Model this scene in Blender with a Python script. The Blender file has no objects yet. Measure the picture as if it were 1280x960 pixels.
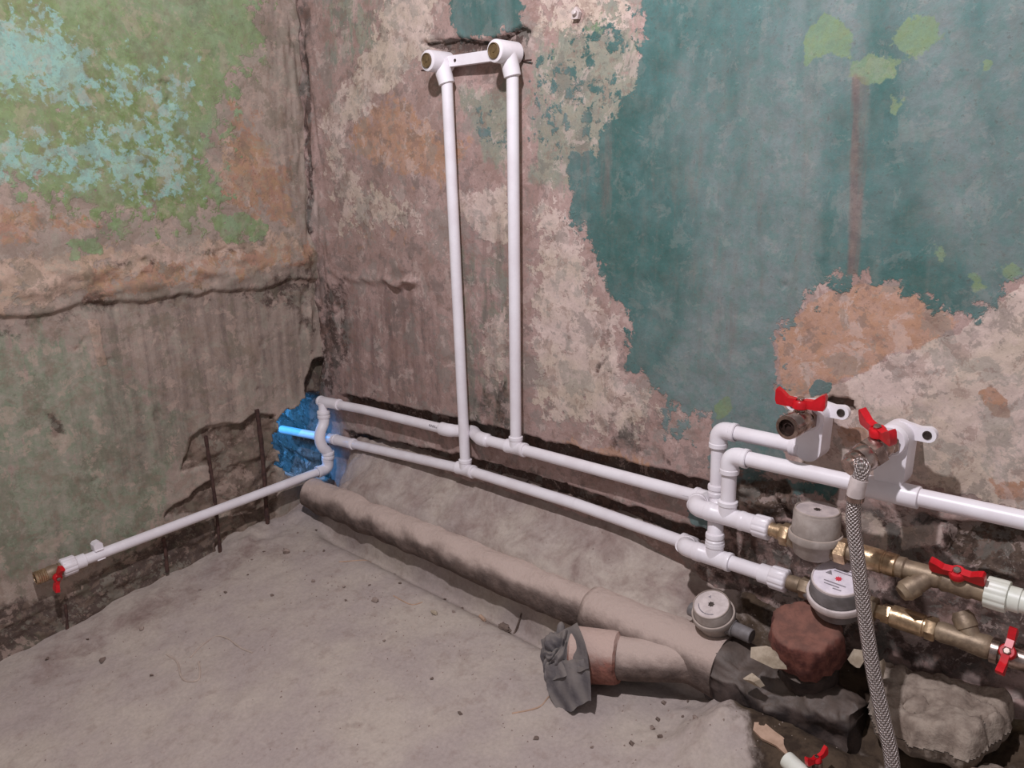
import bpy, bmesh, math, random
import numpy as np
from mathutils import Vector, Matrix

random.seed(7)
SC = bpy.context.scene
COL = SC.collection

# ------------------------------------------------------------------ camera
cam_d = bpy.data.cameras.new('camera'); cam = bpy.data.objects.new('camera', cam_d); COL.objects.link(cam)
cam_d.sensor_width = 36.0; cam_d.lens = 28.125; cam_d.clip_start = 0.01
cam.matrix_world = Matrix(((0.728124, -0.153641, 0.668004, 1.53773),
                           (0.685082, 0.194831, -0.701928, -0.99319),
                           (-0.022303, 0.968729, 0.247118, 0.73328), (0, 0, 0, 1)))
SC.camera = cam

# ------------------------------------------------------------------ world and light
world = bpy.data.worlds.new('world'); SC.world = world; world.use_nodes = True
world.node_tree.nodes['Background'].inputs[0].default_value = (0.78, 0.77, 0.82, 1)
world.node_tree.nodes['Background'].inputs[1].default_value = 0.38

def light(name, kind, loc, power, color, **kw):
    d = bpy.data.lights.new(name, kind); d.energy = power; d.color = color
    for k, v in kw.items(): setattr(d, k, v)
    o = bpy.data.objects.new(name, d); COL.objects.link(o); o.location = loc
    return o
light('hanging_bulb_light', 'POINT', (1.10, -0.82, 1.44), 56.0, (0.95, 0.93, 1.0), shadow_soft_size=0.02)
# daylight of the next room, coming through the hole knocked in the left wall
nr = light('next_room_light', 'AREA', (-0.30, -0.24, 0.36), 3.2, (0.0, 0.34, 1.0), size=0.18)
nr.rotation_euler = (Vector((-0.02, 0.0, 0.16)) - Vector((-0.30, -0.24, 0.36))).to_track_quat('-Z', 'Y').to_euler()

vs = SC.view_settings
vs.view_transform = 'Standard'; vs.look = 'None'; vs.gamma = 1.0; vs.exposure = 0.0; vs.use_curve_mapping = False

# ------------------------------------------------------------------ numpy noise
def _hash(ix, iy, iz, seed):
    h = (ix.astype(np.uint32) * np.uint32(374761393) + iy.astype(np.uint32) * np.uint32(668265263)
         + iz.astype(np.uint32) * np.uint32(2147483647) + np.uint32((seed * 974711) & 0xffffffff))
    h = (h ^ (h >> np.uint32(13))) * np.uint32(1274126177)
    h = h ^ (h >> np.uint32(16))
    return (h & np.uint32(0xffff)).astype(np.float64) / 65535.0
def vnoise(x, y, z, seed=0):
    x = np.asarray(x, float) + 100.0; y = np.asarray(y, float) + 100.0; z = np.asarray(z, float) + 100.0 + 0 * x
    ix, iy, iz = np.floor(x).astype(np.int64), np.floor(y).astype(np.int64), np.floor(z).astype(np.int64)
    fx, fy, fz = x - ix, y - iy, z - iz
    fx = fx * fx * (3 - 2 * fx); fy = fy * fy * (3 - 2 * fy); fz = fz * fz * (3 - 2 * fz)
    r = 0
    for a in (0, 1):
        for b in (0, 1):
            for c in (0, 1):
                w = (fx if a else 1 - fx) * (fy if b else 1 - fy) * (fz if c else 1 - fz)
                r = r + w * _hash(ix + a, iy + b, iz + c, seed)
    return r * 2 - 1
def fbm(x, y, z=0.0, octs=4, seed=0, gain=0.5):
    x = np.asarray(x, float); y = np.asarray(y, float); z = np.asarray(z, float) + 0 * x
    r = 0; a = 1.0; s = 1.0
    with np.errstate(over='ignore'):
        for k in range(octs):
            r = r + a * vnoise(x * s, y * s, z * s, seed + k * 17); a *= gain; s *= 2.03
    return r
def sstep(a, b, x):
    t = np.clip((x - a) / (b - a), 0, 1); return t * t * (3 - 2 * t)
def poly_sd(px, py, poly):
    """signed distance to a polygon, positive inside"""
    d = np.full(px.shape, 1e9); inside = np.zeros(px.shape, bool)
    n = len(poly)
    for i in range(n):
        x0, y0 = poly[i]; x1, y1 = poly[(i + 1) % n]
        ex, ey = x1 - x0, y1 - y0
        t = np.clip(((px - x0) * ex + (py - y0) * ey) / (ex * ex + ey * ey + 1e-12), 0, 1)
        d = np.minimum(d, (px - x0 - t * ex) ** 2 + (py - y0 - t * ey) ** 2)
        c = ((y0 > py) != (y1 > py)) & (px < ex * (py - y0) / (ey if abs(ey) > 1e-12 else 1e-12) + x0)
        inside ^= c
    d = np.sqrt(d); return np.where(inside, d, -d)
def cover(px, py, polys):
    """coverage 0..1 from (polygon, amount, edge width)"""
    r = np.zeros(px.shape)
    for poly, amt, w in polys:
        r = np.maximum(r, amt * np.clip(0.5 + poly_sd(px, py, poly) / w, 0, 1))
    return r

# ------------------------------------------------------------------ materials
MATS = {}
def nt(name):
    m = bpy.data.materials.new(name); m.use_nodes = True
    t = m.node_tree; b = t.nodes['Principled BSDF']
    return m, t, b
class NB:
    """tiny node builder"""
    def __init__(s, t): s.t = t
    def n(s, kind, **kw):
        nd = s.t.nodes.new(kind)
        for k, v in kw.items(): setattr(nd, k, v)
        return nd
    def link(s, a, b): s.t.links.new(a, b)
    def put(s, sock, v):
        if hasattr(v, 'links'): s.link(v, sock)
        else: sock.default_value = v
    def math(s, op, a, b=None, clamp=False):
        nd = s.n('ShaderNodeMath', operation=op, use_clamp=clamp)
        s.put(nd.inputs[0], a)
        if b is not None: s.put(nd.inputs[1], b)
        return nd.outputs[0]
    def mix(s, f, a, b, mode='MIX'):
        nd = s.n('ShaderNodeMix', data_type='RGBA', blend_type=mode)
        s.put(nd.inputs[0], f)
        for i, c in ((6, a), (7, b)):
            s.put(nd.inputs[i], c if hasattr(c, 'links') else (*c, 1))
        return nd.outputs[2]
    def noise(s, vec, scale, detail=4, rough=0.55, dist=0.0):
        nd = s.n('ShaderNodeTexNoise'); s.link(vec, nd.inputs['Vector'])
        nd.inputs['Scale'].default_value = scale; nd.inputs['Detail'].default_value = detail
        nd.inputs['Roughness'].default_value = rough; nd.inputs['Distortion'].default_value = dist
        return nd.outputs['Fac']
    def ramp(s, v, lo, hi, smooth=True):
        nd = s.n('ShaderNodeMapRange', interpolation_type='SMOOTHSTEP' if smooth else 'LINEAR')
        s.put(nd.inputs[0], v); s.put(nd.inputs[1], lo); s.put(nd.inputs[2], hi)
        return nd.outputs[0]
    def vec(s, scale=(1, 1, 1)):
        tc = s.n('ShaderNodeTexCoord'); mp = s.n('ShaderNodeMapping'); mp.inputs['Scale'].default_value = scale
        s.link(tc.outputs['Object'], mp.inputs['Vector']); return mp.outputs[0]

def simple(name, c1, c2=None, scale=20, rough=0.5, metal=0.0, bump=0.0, bscale=60, thr=(0.35, 0.65), spec=None, dust=None):
    m, t, b = nt(name); q = NB(t); v = q.vec()
    col = (*c1, 1)
    if c2 is not None:
        f = q.ramp(q.noise(v, scale, 6, 0.6), *thr)
        col = q.mix(f, c1, c2)
    if dust is not None:                      # settled dust on faces that look up
        g = q.n('ShaderNodeNewGeometry'); sp = q.n('ShaderNodeSeparateXYZ'); q.link(g.outputs['Normal'], sp.inputs[0])
        f = q.math('MULTIPLY', q.ramp(q.math('ADD', sp.outputs[2], q.math('MULTIPLY', q.noise(v, scale * 2, 5), 0.5)), 0.30, 1.0), dust[1])
        col = q.mix(f, col if hasattr(col, 'links') else c1, dust[0])
    q.put(b.inputs['Base Color'], col)
    b.inputs['Roughness'].default_value = rough; b.inputs['Metallic'].default_value = metal
    if spec is not None: b.inputs['Specular IOR Level'].default_value = spec
    if bump:
        bn = q.n('ShaderNodeBump'); bn.inputs['Strength'].default_value = 0.6; bn.inputs['Distance'].default_value = bump
        q.link(q.noise(v, bscale, 6, 0.6), bn.inputs['Height']); q.link(bn.outputs[0], b.inputs['Normal'])
    MATS[name] = m; return m

def wall_material(name, base, grey, cream, orange, paint, top, damp, dirt, raw, wash, streak_scale, calm, topscale):
    """layers of old paint and plaster; where each layer survives comes from the mesh attributes cov_a / cov_b"""
    m, t, b = nt(name); q = NB(t); v = q.vec(); vst = q.vec(streak_scale)
    A = q.n('ShaderNodeAttribute', attribute_name='cov_a'); B = q.n('ShaderNodeAttribute', attribute_name='cov_b')
    sa = q.n('ShaderNodeSeparateColor'); q.link(A.outputs['Color'], sa.inputs[0])
    sb = q.n('ShaderNodeSeparateColor'); q.link(B.outputs['Color'], sb.inputs[0])
    a_r, a_g, a_b, a_a = sa.outputs[0], sa.outputs[1], sa.outputs[2], A.outputs['Alpha']
    b_r, b_g, b_b, b_a = sb.outputs[0], sb.outputs[1], sb.outputs[2], B.outputs['Alpha']
    n_edge = q.noise(v, 40, 5, 0.68, 0.2); n_edge2 = q.noise(v, 29, 6, 0.70, 0.3)
    n_blot = q.noise(v, 9, 4, 0.6); n_fine = q.noise(v, 150, 3, 0.7); n_mid = q.noise(v, 55, 4, 0.65)
    n_str = q.noise(vst, 1.0, 5, 0.65)
    def mask(c, nz, k=1.5, w=0.05):
        x = q.math('ADD', c, q.math('MULTIPLY', q.math('SUBTRACT', nz, 0.5), k))
        has = q.ramp(c, 0.01, 0.12)
        return q.math('MULTIPLY', q.ramp(x, 0.5 - w, 0.5 + w), has)
    def two(c, f, lo=0.35, hi=0.65): return q.mix(q.ramp(f, lo, hi), c[0], c[1])
    col = two(base, n_blot, 0.35, 0.65)
    col = q.mix(q.math('MULTIPLY', q.ramp(n_mid, 0.5, 0.62), 0.35), col, base[2])
    n_patch = q.noise(v, 13, 6, 0.74, 0.2); n_patch2 = q.noise(v, 21, 6, 0.74, 0.4)
    m_grey = mask(b_g, q.math('MULTIPLY', q.math('ADD', n_edge2, n_str), 0.5), 2.4, 0.10); col = q.mix(m_grey, col, two(grey, n_mid))
    m_cr = mask(a_b, n_edge, 1.5); col = q.mix(m_cr, col, two(cream, n_blot))
    m_or = mask(a_g, n_edge2, 1.4); col = q.mix(m_or, col, two(orange, n_mid))
    m_pt = mask(a_r, n_edge, 1.5); pc = two(paint, n_blot, 0.38, 0.62)
    n_soft = q.noise(q.vec((3.2, 3.2, 1.1)), 1.0, 5, 0.6, 0.4)
    pc = q.mix(q.ramp(n_soft, 0.46, 0.62), pc, q.mix(q.ramp(n_mid, 0.4, 0.62), paint[2], paint[3]))
    pc = q.mix(q.math('MULTIPLY', q.ramp(n_str, 0.48, 0.7), 0.35), pc, paint[4])
    col = q.mix(m_pt, col, pc)
    m_tp = mask(b_r, q.noise(v, topscale, 7, 0.66, 0.2), 1.5); col = q.mix(m_tp, col, two(top, n_mid))
    m_dp = q.math('MULTIPLY', q.ramp(q.math('ADD', b_a, q.math('MULTIPLY', q.math('SUBTRACT', n_str, 0.5), 2.2)), 0.25, 1.0), q.ramp(b_a, 0.0, 0.25))
    col = q.mix(m_dp, col, q.mix(0.75, col, two(damp, n_mid)))
    m_dt = mask(a_a, n_edge2, 1.5, 0.14); col = q.mix(m_dt, col, q.mix(0.85, col, two(dirt, n_mid)))  # mask carries dirt and painted shade of ledge, slot and grooves
    m_rw = mask(b_b, n_edge, 0.8, 0.1); col = q.mix(m_rw, col, two(raw, n_mid))
    # grime speckle, pale scuffs and grain
    keep = q.math('SUBTRACT', 1.0, q.math('MULTIPLY', m_pt, calm))
    col = q.mix(q.math('MULTIPLY', q.ramp(n_fine, 0.56, 0.72), 0.40), col, dirt[0])
    col = q.mix(q.math('MULTIPLY', q.ramp(n_fine, 0.42, 0.30), q.math('MULTIPLY', keep, 0.30)), col, cream[0])
    col = q.mix(q.math('MULTIPLY', q.ramp(n_patch, 0.532, 0.565), q.math('MULTIPLY', keep, 0.44)), col, wash[0])
    col = q.mix(q.math('MULTIPLY', q.ramp(n_patch, 0.458, 0.425), q.math('MULTIPLY', keep, 0.44)), col, wash[1])
    col = q.mix(q.math('MULTIPLY', q.ramp(n_patch2, 0.545, 0.572), q.math('MULTIPLY', keep, 0.40)), col, wash[2])
    col = q.mix(q.math('MULTIPLY', q.ramp(n_patch2, 0.445, 0.412), q.math('MULTIPLY', keep, 0.40)), col, cream[0])
    g = q.math('ADD', 0.32, q.math('ADD', q.math('MULTIPLY', n_fine, 0.42), q.math('MULTIPLY', n_mid, 0.5)))
    gm = q.n('ShaderNodeCombineColor'); [q.link(g, gm.inputs[i]) for i in range(3)]
    col = q.mix(1.0, col, gm.outputs[0], 'MULTIPLY')
    q.link(col, b.inputs['Base Color'])
    b.inputs['Roughness'].default_value = 0.82; b.inputs['Specular IOR Level'].default_value = 0.25
    h = q.math('MULTIPLY', n_fine, 0.35)
    h = q.math('ADD', h, q.math('MULTIPLY', n_mid, 0.6))
    for mk, s_ in ((m_cr, 0.5), (m_pt, 0.6)):
        h = q.math('ADD', h, q.math('MULTIPLY', mk, s_))
    bn = q.n('ShaderNodeBump'); bn.inputs['Strength'].default_value = 0.55; bn.inputs['Distance'].default_value = 0.0022
    q.link(h, bn.inputs['Height']); q.link(bn.outputs[0], b.inputs['Normal'])
    return m

def srgb(r, g, b):
    f = lambda c: (c / 255 / 12.92) if c <= 10 else ((c / 255 + 0.055) / 1.055) ** 2.4
    return (f(r), f(g), f(b))

M_BACK = wall_material('back_wall_old_plaster',
    base=(srgb(196, 166, 158), srgb(178, 150, 141), srgb(152, 126, 118)),
    grey=(srgb(172, 166, 148), srgb(148, 150, 136)),
    cream=(srgb(226, 202, 192), srgb(212, 192, 174)),
    orange=(srgb(206, 166, 146), srgb(188, 146, 120)),
    paint=(srgb(90, 124, 121), srgb(76, 112, 107), srgb(136, 148, 147), srgb(114, 136, 132), srgb(130, 136, 130)),
    top=(srgb(132, 156, 130), srgb(128, 146, 112)),
    damp=(srgb(124, 100, 98), srgb(136, 112, 104)),
    dirt=(srgb(80, 64, 57), srgb(54, 42, 37)),
    raw=(srgb(122, 103, 90), srgb(72, 57, 49)), wash=(srgb(148, 146, 138), srgb(118, 112, 106), srgb(150, 120, 108)), streak_scale=(34, 34, 3.2), calm=0.8, topscale=30)
M_LEFT = wall_material('left_wall_old_plaster',
    base=(srgb(186, 168, 154), srgb(170, 152, 140), srgb(150, 128, 120)),
    grey=(srgb(152, 160, 136), srgb(164, 158, 142)),
    cream=(srgb(208, 180, 164), srgb(192, 164, 140)),
    orange=(srgb(190, 148, 128), srgb(180, 146, 116)),
    paint=(srgb(142, 160, 112), srgb(150, 170, 134), srgb(132, 152, 96), srgb(148, 166, 120), srgb(150, 152, 118)),
    top=(srgb(164, 206, 194), srgb(160, 192, 174)),
    damp=(srgb(126, 110, 104), srgb(142, 124, 112)),
    dirt=(srgb(90, 72, 65), srgb(68, 54, 48)),
    raw=(srgb(150, 130, 116), srgb(108, 90, 80)), wash=(srgb(166, 160, 144), srgb(124, 118, 100), srgb(152, 130, 114)), streak_scale=(30, 46, 2.6), calm=0.35, topscale=46)

def floor_material():
    m, t, b = nt('dusty_screed'); q = NB(t); v = q.vec()
    A = q.n('ShaderNodeAttribute', attribute_name='cov_a'); sa = q.n('ShaderNodeSeparateColor'); q.link(A.outputs['Color'], sa.inputs[0])
    n1 = q.noise(v, 6, 7, 0.6); n2 = q.noise(v, 38, 6, 0.62); n3 = q.noise(v, 170, 4, 0.65); n4 = q.noise(v, 17, 8, 0.65, 0.5)
    col = q.mix(q.ramp(n1, 0.35, 0.65), srgb(204, 189, 176), srgb(190, 174, 167))
    col = q.mix(q.math('MULTIPLY', q.ramp(n2, 0.52, 0.70), 0.38), col, srgb(160, 138, 128))
    def mask(c, k, w):
        x = q.math('ADD', c, q.math('MULTIPLY', q.math('SUBTRACT', n4, 0.5), k))
        return q.math('MULTIPLY', q.ramp(x, 0.5 - w, 0.5 + w), q.ramp(c, 0.01, 0.12))
    col = q.mix(mask(sa.outputs[1], 1.4, 0.3), col, q.mix(q.ramp(n2, 0.4, 0.6), srgb(164, 142, 134), srgb(148, 126, 118)))
    col = q.mix(mask(sa.outputs[0], 1.2, 0.15), col, q.mix(q.ramp(n2, 0.4, 0.65), srgb(96, 80, 66), srgb(66, 54, 46)))
    col = q.mix(mask(sa.outputs[2], 1.2, 0.2), col, q.mix(q.ramp(n2, 0.4, 0.6), srgb(150, 134, 112), srgb(126, 108, 82)))
    g = q.math('ADD', 0.60, q.math('MULTIPLY', n3, 0.36))
    gm = q.n('ShaderNodeCombineColor'); [q.link(g, gm.inputs[i]) for i in range(3)]
    col = q.mix(1.0, col, gm.outputs[0], 'MULTIPLY')
    q.link(col, b.inputs['Base Color']); b.inputs['Roughness'].default_value = 0.95; b.inputs['Specular IOR Level'].default_value = 0.15
    h = q.math('ADD', q.math('MULTIPLY', n3, 0.5), n2)
    bn = q.n('ShaderNodeBump'); bn.inputs['Strength'].default_value = 0.5; bn.inputs['Distance'].default_value = 0.003
    q.link(h, bn.inputs['Height']); q.link(bn.outputs[0], b.inputs['Normal'])
    return m
M_FLOOR = floor_material()

simple('white_plastic', srgb(238, 232, 236), srgb(230, 222, 226), 25, 0.36, dust=(srgb(200, 188, 180), 0.15))
simple('white_pipe_old', srgb(228, 228, 218), srgb(214, 214, 200), 25, 0.4)
simple('red_plastic', srgb(214, 22, 36), srgb(186, 14, 26), 60, 0.32)
simple('brass', srgb(204, 176, 142), srgb(156, 130, 102), 70, 0.33, 0.75, 0.0006, 200)
simple('brass_dusty', srgb(160, 140, 116), srgb(120, 102, 84), 60, 0.5, 0.45, 0.0008, 160, dust=(srgb(140, 122, 104), 0.35))
simple('nickel', srgb(192, 172, 162), srgb(136, 118, 110), 80, 0.25, 0.95)
simple('bronze_plug', srgb(120, 98, 66), srgb(96, 78, 54), 120, 0.6, 0.3, 0.0006, 220)
simple('dark_bore', srgb(48, 28, 22), None, rough=0.8)
simple('screw_metal', srgb(90, 80, 74), srgb(60, 52, 48), 200, 0.5, 0.6)
simple('grey_meter_plastic', srgb(176, 164, 156), srgb(150, 138, 130), 50, 0.6, dust=(srgb(176, 156, 142), 0.5))
simple('meter_glass_dusty', srgb(196, 182, 178), srgb(170, 158, 156), 70, 0.55)
simple('meter_grey_dark', srgb(126, 120, 120), srgb(102, 96, 94), 60, 0.5)
simple('meter_dial_white', srgb(232, 222, 228), srgb(216, 206, 214), 90, 0.25)
simple('meter_dial_dirty', srgb(212, 198, 194), srgb(190, 176, 172), 80, 0.45)
simple('dial_print', srgb(120, 112, 116), srgb(150, 142, 146), 300, 0.6)
simple('dial_red', srgb(214, 60, 76), None, rough=0.5)
simple('rust_cap', srgb(122, 72, 60), srgb(78, 38, 32), 60, 0.85, 0.0, 0.0035, 60, dust=(srgb(150, 116, 100), 0.28))
simple('rebar_rust', srgb(86, 60, 52), srgb(62, 42, 38), 90, 0.9, 0.0, 0.0012, 160)
simple('sewer_dust', srgb(112, 95, 87), srgb(84, 70, 64), 34, 0.95, 0.0, 0.007, 85, dust=(srgb(188, 167, 156), 1.0))
simple('sewer_iron_dark', srgb(80, 67, 62), srgb(42, 34, 33), 40, 0.6, 0.0, 0.004, 45, dust=(srgb(124, 108, 96), 0.34))
simple('socket_clay', srgb(146, 96, 82), srgb(112, 72, 62), 60, 0.95, 0.0, 0.005, 110, dust=(srgb(192, 166, 154), 1.0))
simple('concrete_lump', srgb(166, 150, 136), srgb(132, 116, 104), 50, 0.95, 0.0, 0.006, 110)
simple('rag_cloth', srgb(122, 115, 114), srgb(86, 81, 84), 30, 0.95, 0.0, 0.0015, 240, dust=(srgb(126, 116, 108), 0.6))
simple('mortar_pale', srgb(184, 168, 148), srgb(152, 136, 116), 60, 0.95, 0.0, 0.002, 120)
simple('pebble', srgb(164, 145, 134), srgb(134, 116, 107), 30, 0.95, 0.0, 0.001, 160)
simple('dark_crumb', srgb(126, 108, 98), srgb(98, 82, 74), 60, 0.95)
simple('plaster_flake', srgb(190, 158, 136), srgb(168, 138, 116), 60, 0.9)
simple('track_dull', srgb(186, 168, 154), srgb(172, 154, 142), 60, 0.8)

def hose_material():
    m, t, b = nt('steel_braid'); q = NB(t)
    uv = q.n('ShaderNodeUVMap'); uv.uv_map = 'braid'; sp = q.n('ShaderNodeSeparateXYZ'); q.link(uv.outputs[0], sp.inputs[0])
    u = q.math('MULTIPLY', sp.outputs[0], 11.0); w = q.math('MULTIPLY', sp.outputs[1], 1.0)
    a = q.math('SINE', q.math('MULTIPLY', q.math('ADD', u, w), 6.2832))
    c = q.math('SINE', q.math('MULTIPLY', q.math('SUBTRACT', u, w), 6.2832))
    p = q.math('MULTIPLY', a, c); f = q.ramp(p, -0.35, 0.35)
    spk = q.noise(q.vec(), 420, 2)
    col = q.mix(f, srgb(226, 214, 210), srgb(140, 130, 126))
    col = q.mix(q.math('MULTIPLY', q.ramp(spk, 0.58, 0.7), 0.55), col, srgb(84, 76, 74))
    q.link(col, b.inputs['Base Color']); b.inputs['Metallic'].default_value = 0.75; b.inputs['Roughness'].default_value = 0.38
    bn = q.n('ShaderNodeBump'); bn.inputs['Strength'].default_value = 0.8; bn.inputs['Distance'].default_value = 0.0012
    q.link(q.math('ADD', a, c), bn.inputs['Height']); q.link(bn.outputs[0], b.inputs['Normal'])
    MATS['steel_braid'] = m
hose_material()

# ------------------------------------------------------------------ object helpers
LOC = {}
class MB:
    def __init__(s): s.v = []; s.f = []
    def add(s, v, f):
        k = len(s.v); s.v += [tuple(p) for p in v]; s.f += [tuple(i + k for i in q) for q in f]; return s
def frame(ax):
    a = Vector(ax).normalized(); u = a.orthogonal().normalized(); w = a.cross(u).normalized(); return a, u, w
def lathe(mb, o, ax, prof, n=24, cap=True, ripple=None, ref=None):
    """turned body: prof = [(distance along axis, radius), ...]"""
    o = Vector(o); a, u, w = frame(ax)
    if ref is not None:
        u = (Vector(ref) - a * a.dot(Vector(ref))).normalized(); w = a.cross(u)
    v = []; f = []
    for k, (t, r) in enumerate(prof):
        for i in range(n):
            th = 2 * math.pi * i / n; rr = r * (ripple(k, i, n) if ripple else 1)
            v.append(o + a * t + u * (rr * math.cos(th)) + w * (rr * math.sin(th)))
    for k in range(len(prof) - 1):
        for i in range(n):
            j = (i + 1) % n; f.append((k * n + i, k * n + j, (k + 1) * n + j, (k + 1) * n + i))
    if cap:
        f.append(tuple(range(n - 1, -1, -1))); f.append(tuple((len(prof) - 1) * n + i for i in range(n)))
    return mb.add(v, f)
def tube(mb, pts, r, n=16, cap=True):
    P = [Vector(p) for p in pts]; rs = r if isinstance(r, (list, tuple)) else [r] * len(P)
    v = []; f = []; u = None
    for k, p in enumerate(P):
        t = (P[min(k + 1, len(P) - 1)] - P[max(k - 1, 0)]).normalized()
        u = t.orthogonal().normalized() if u is None else (u - t * t.dot(u)).normalized()
        w = t.cross(u)
        for i in range(n):
            th = 2 * math.pi * i / n; v.append(p + (u * math.cos(th) + w * math.sin(th)) * rs[k])
    for k in range(len(P) - 1):
        for i in range(n):
            j = (i + 1) % n; f.append((k * n + i, k * n + j, (k + 1) * n + j, (k + 1) * n + i))
    if cap:
        f.append(tuple(range(n - 1, -1, -1))); f.append(tuple((len(P) - 1) * n + i for i in range(n)))
    return mb.add(v, f)
def smooth_path(pts, per=8):
    """Catmull-Rom through the points"""
    P = [Vector(p) for p in pts]; P = [P[0] * 2 - P[1]] + P + [P[-1] * 2 - P[-2]]; out = []
    for i in range(1, len(P) - 2):
        for k in range(per):
            t = k / per
            out.append(0.5 * ((2 * P[i]) + (P[i + 1] - P[i - 1]) * t + (2 * P[i - 1] - 5 * P[i] + 4 * P[i + 1] - P[i + 2]) * t * t
                              + (3 * P[i] - P[i - 1] - 3 * P[i + 1] + P[i + 2]) * t ** 3))
    out.append(P[-2]); return out
def round_path(pts, rad, seg=7):
    P = [Vector(p) for p in pts]; out = [P[0]]
    for i in range(1, len(P) - 1):
        a = (P[i - 1] - P[i]).normalized(); b = (P[i + 1] - P[i]).normalized()
        s, e = P[i] + a * rad, P[i] + b * rad
        for k in range(seg + 1):
            t = k / seg; out.append(s * (1 - t) ** 2 + P[i] * 2 * t * (1 - t) + e * t * t)
    out.append(P[-1]); return out
def prism(mb, outline, o, ex, ey, ez, h):
    """flat outline (2-D) extruded by h along ez, centred"""
    o, ex, ey, ez = Vector(o), Vector(ex), Vector(ey), Vector(ez); n = len(outline); v = []
    for s in (-0.5, 0.5):
        for (a, b) in outline: v.append(o + ex * a + ey * b + ez * (h * s))
    f = [tuple(range(n - 1, -1, -1)), tuple(range(n, 2 * n))]
    f += [(i, (i + 1) % n, n + (i + 1) % n, n + i) for i in range(n)]
    return mb.add(v, f)
def mesh(name, mb, mat, base=(0, 0, 0), angle=38):
    me = bpy.data.meshes.new(name); b = Vector(base)
    me.from_pydata([tuple(Vector(p) - b) for p in mb.v], [], mb.f); me.validate(); me.update()
    bm = bmesh.new(); bm.from_mesh(me); bmesh.ops.recalc_face_normals(bm, faces=bm.faces); bm.to_mesh(me); bm.free()
    me.polygons.foreach_set('use_smooth', [True] * len(me.polygons)); me.set_sharp_from_angle(angle=math.radians(angle))
    me.materials.append(MATS[mat] if isinstance(mat, str) else mat)
    return me
def tag(o, label, cat, group=None):
    o['label'] = label; o['category'] = cat
    if group: o['group'] = group
    return o
def thing(name, label, cat, loc, group=None):
    o = bpy.data.objects.new(name, None); COL.objects.link(o); o.location = loc; o.empty_display_size = 0.02
    LOC[o.name] = Vector(loc); return tag(o, label, cat, group)
def solid(name, mb, mat, label, cat, loc, group=None, angle=38):
    o = bpy.data.objects.new(name, mesh(name, mb, mat, loc, angle)); COL.objects.link(o); o.location = loc
    LOC[o.name] = Vector(loc); return tag(o, label, cat, group)
def part(parent, name, mb, mat, label=None, angle=38):
    base = LOC[parent.name]
    o = bpy.data.objects.new(name, mesh(name, mb, mat, base, angle)); COL.objects.link(o); o.parent = parent
    LOC[o.name] = base
    if label: o['label'] = label
    return o
X, Y, Z = Vector((1, 0, 0)), Vector((0, 1, 0)), Vector((0, 0, 1))

# ------------------------------------------------------------------ the setting
def axis_coords(fine0, fine1, step, lo, hi, coarse):
    a = np.arange(fine0, fine1 + step / 2, step)
    l = np.arange(lo, fine0 - coarse / 4, coarse); h = np.arange(fine1 + coarse, hi + coarse / 2, coarse)
    return np.concatenate([l, a, h])
def grid_object(name, P, nu, nv, mat, attrs, drop=None, flip=False):
    idx = np.arange(nu * nv).reshape(nv, nu)
    q = np.stack([idx[:-1, :-1], idx[:-1, 1:], idx[1:, 1:], idx[1:, :-1]], -1).reshape(-1, 4)
    if flip: q = q[:, ::-1]
    if drop is not None:
        q = q[~drop[q].any(axis=1)]
    me = bpy.data.meshes.new(name)
    me.vertices.add(len(P)); me.vertices.foreach_set('co', P.astype(np.float32).ravel())
    me.loops.add(q.size); me.loops.foreach_set('vertex_index', q.astype(np.int32).ravel())
    me.polygons.add(len(q)); me.polygons.foreach_set('loop_start', (np.arange(len(q)) * 4).astype(np.int32))
    me.update(calc_edges=True)
    me.polygons.foreach_set('use_smooth', np.ones(len(q), bool))
    for an, c in attrs.items():
        at = me.attributes.new(an, 'FLOAT_COLOR', 'POINT'); at.data.foreach_set('color', c.astype(np.float32).ravel())
    me.materials.append(mat)
    o = bpy.data.objects.new(name, me); COL.objects.link(o); o['kind'] = 'structure'; LOC[o.name] = Vector((0, 0, 0))
    return o, me

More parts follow.
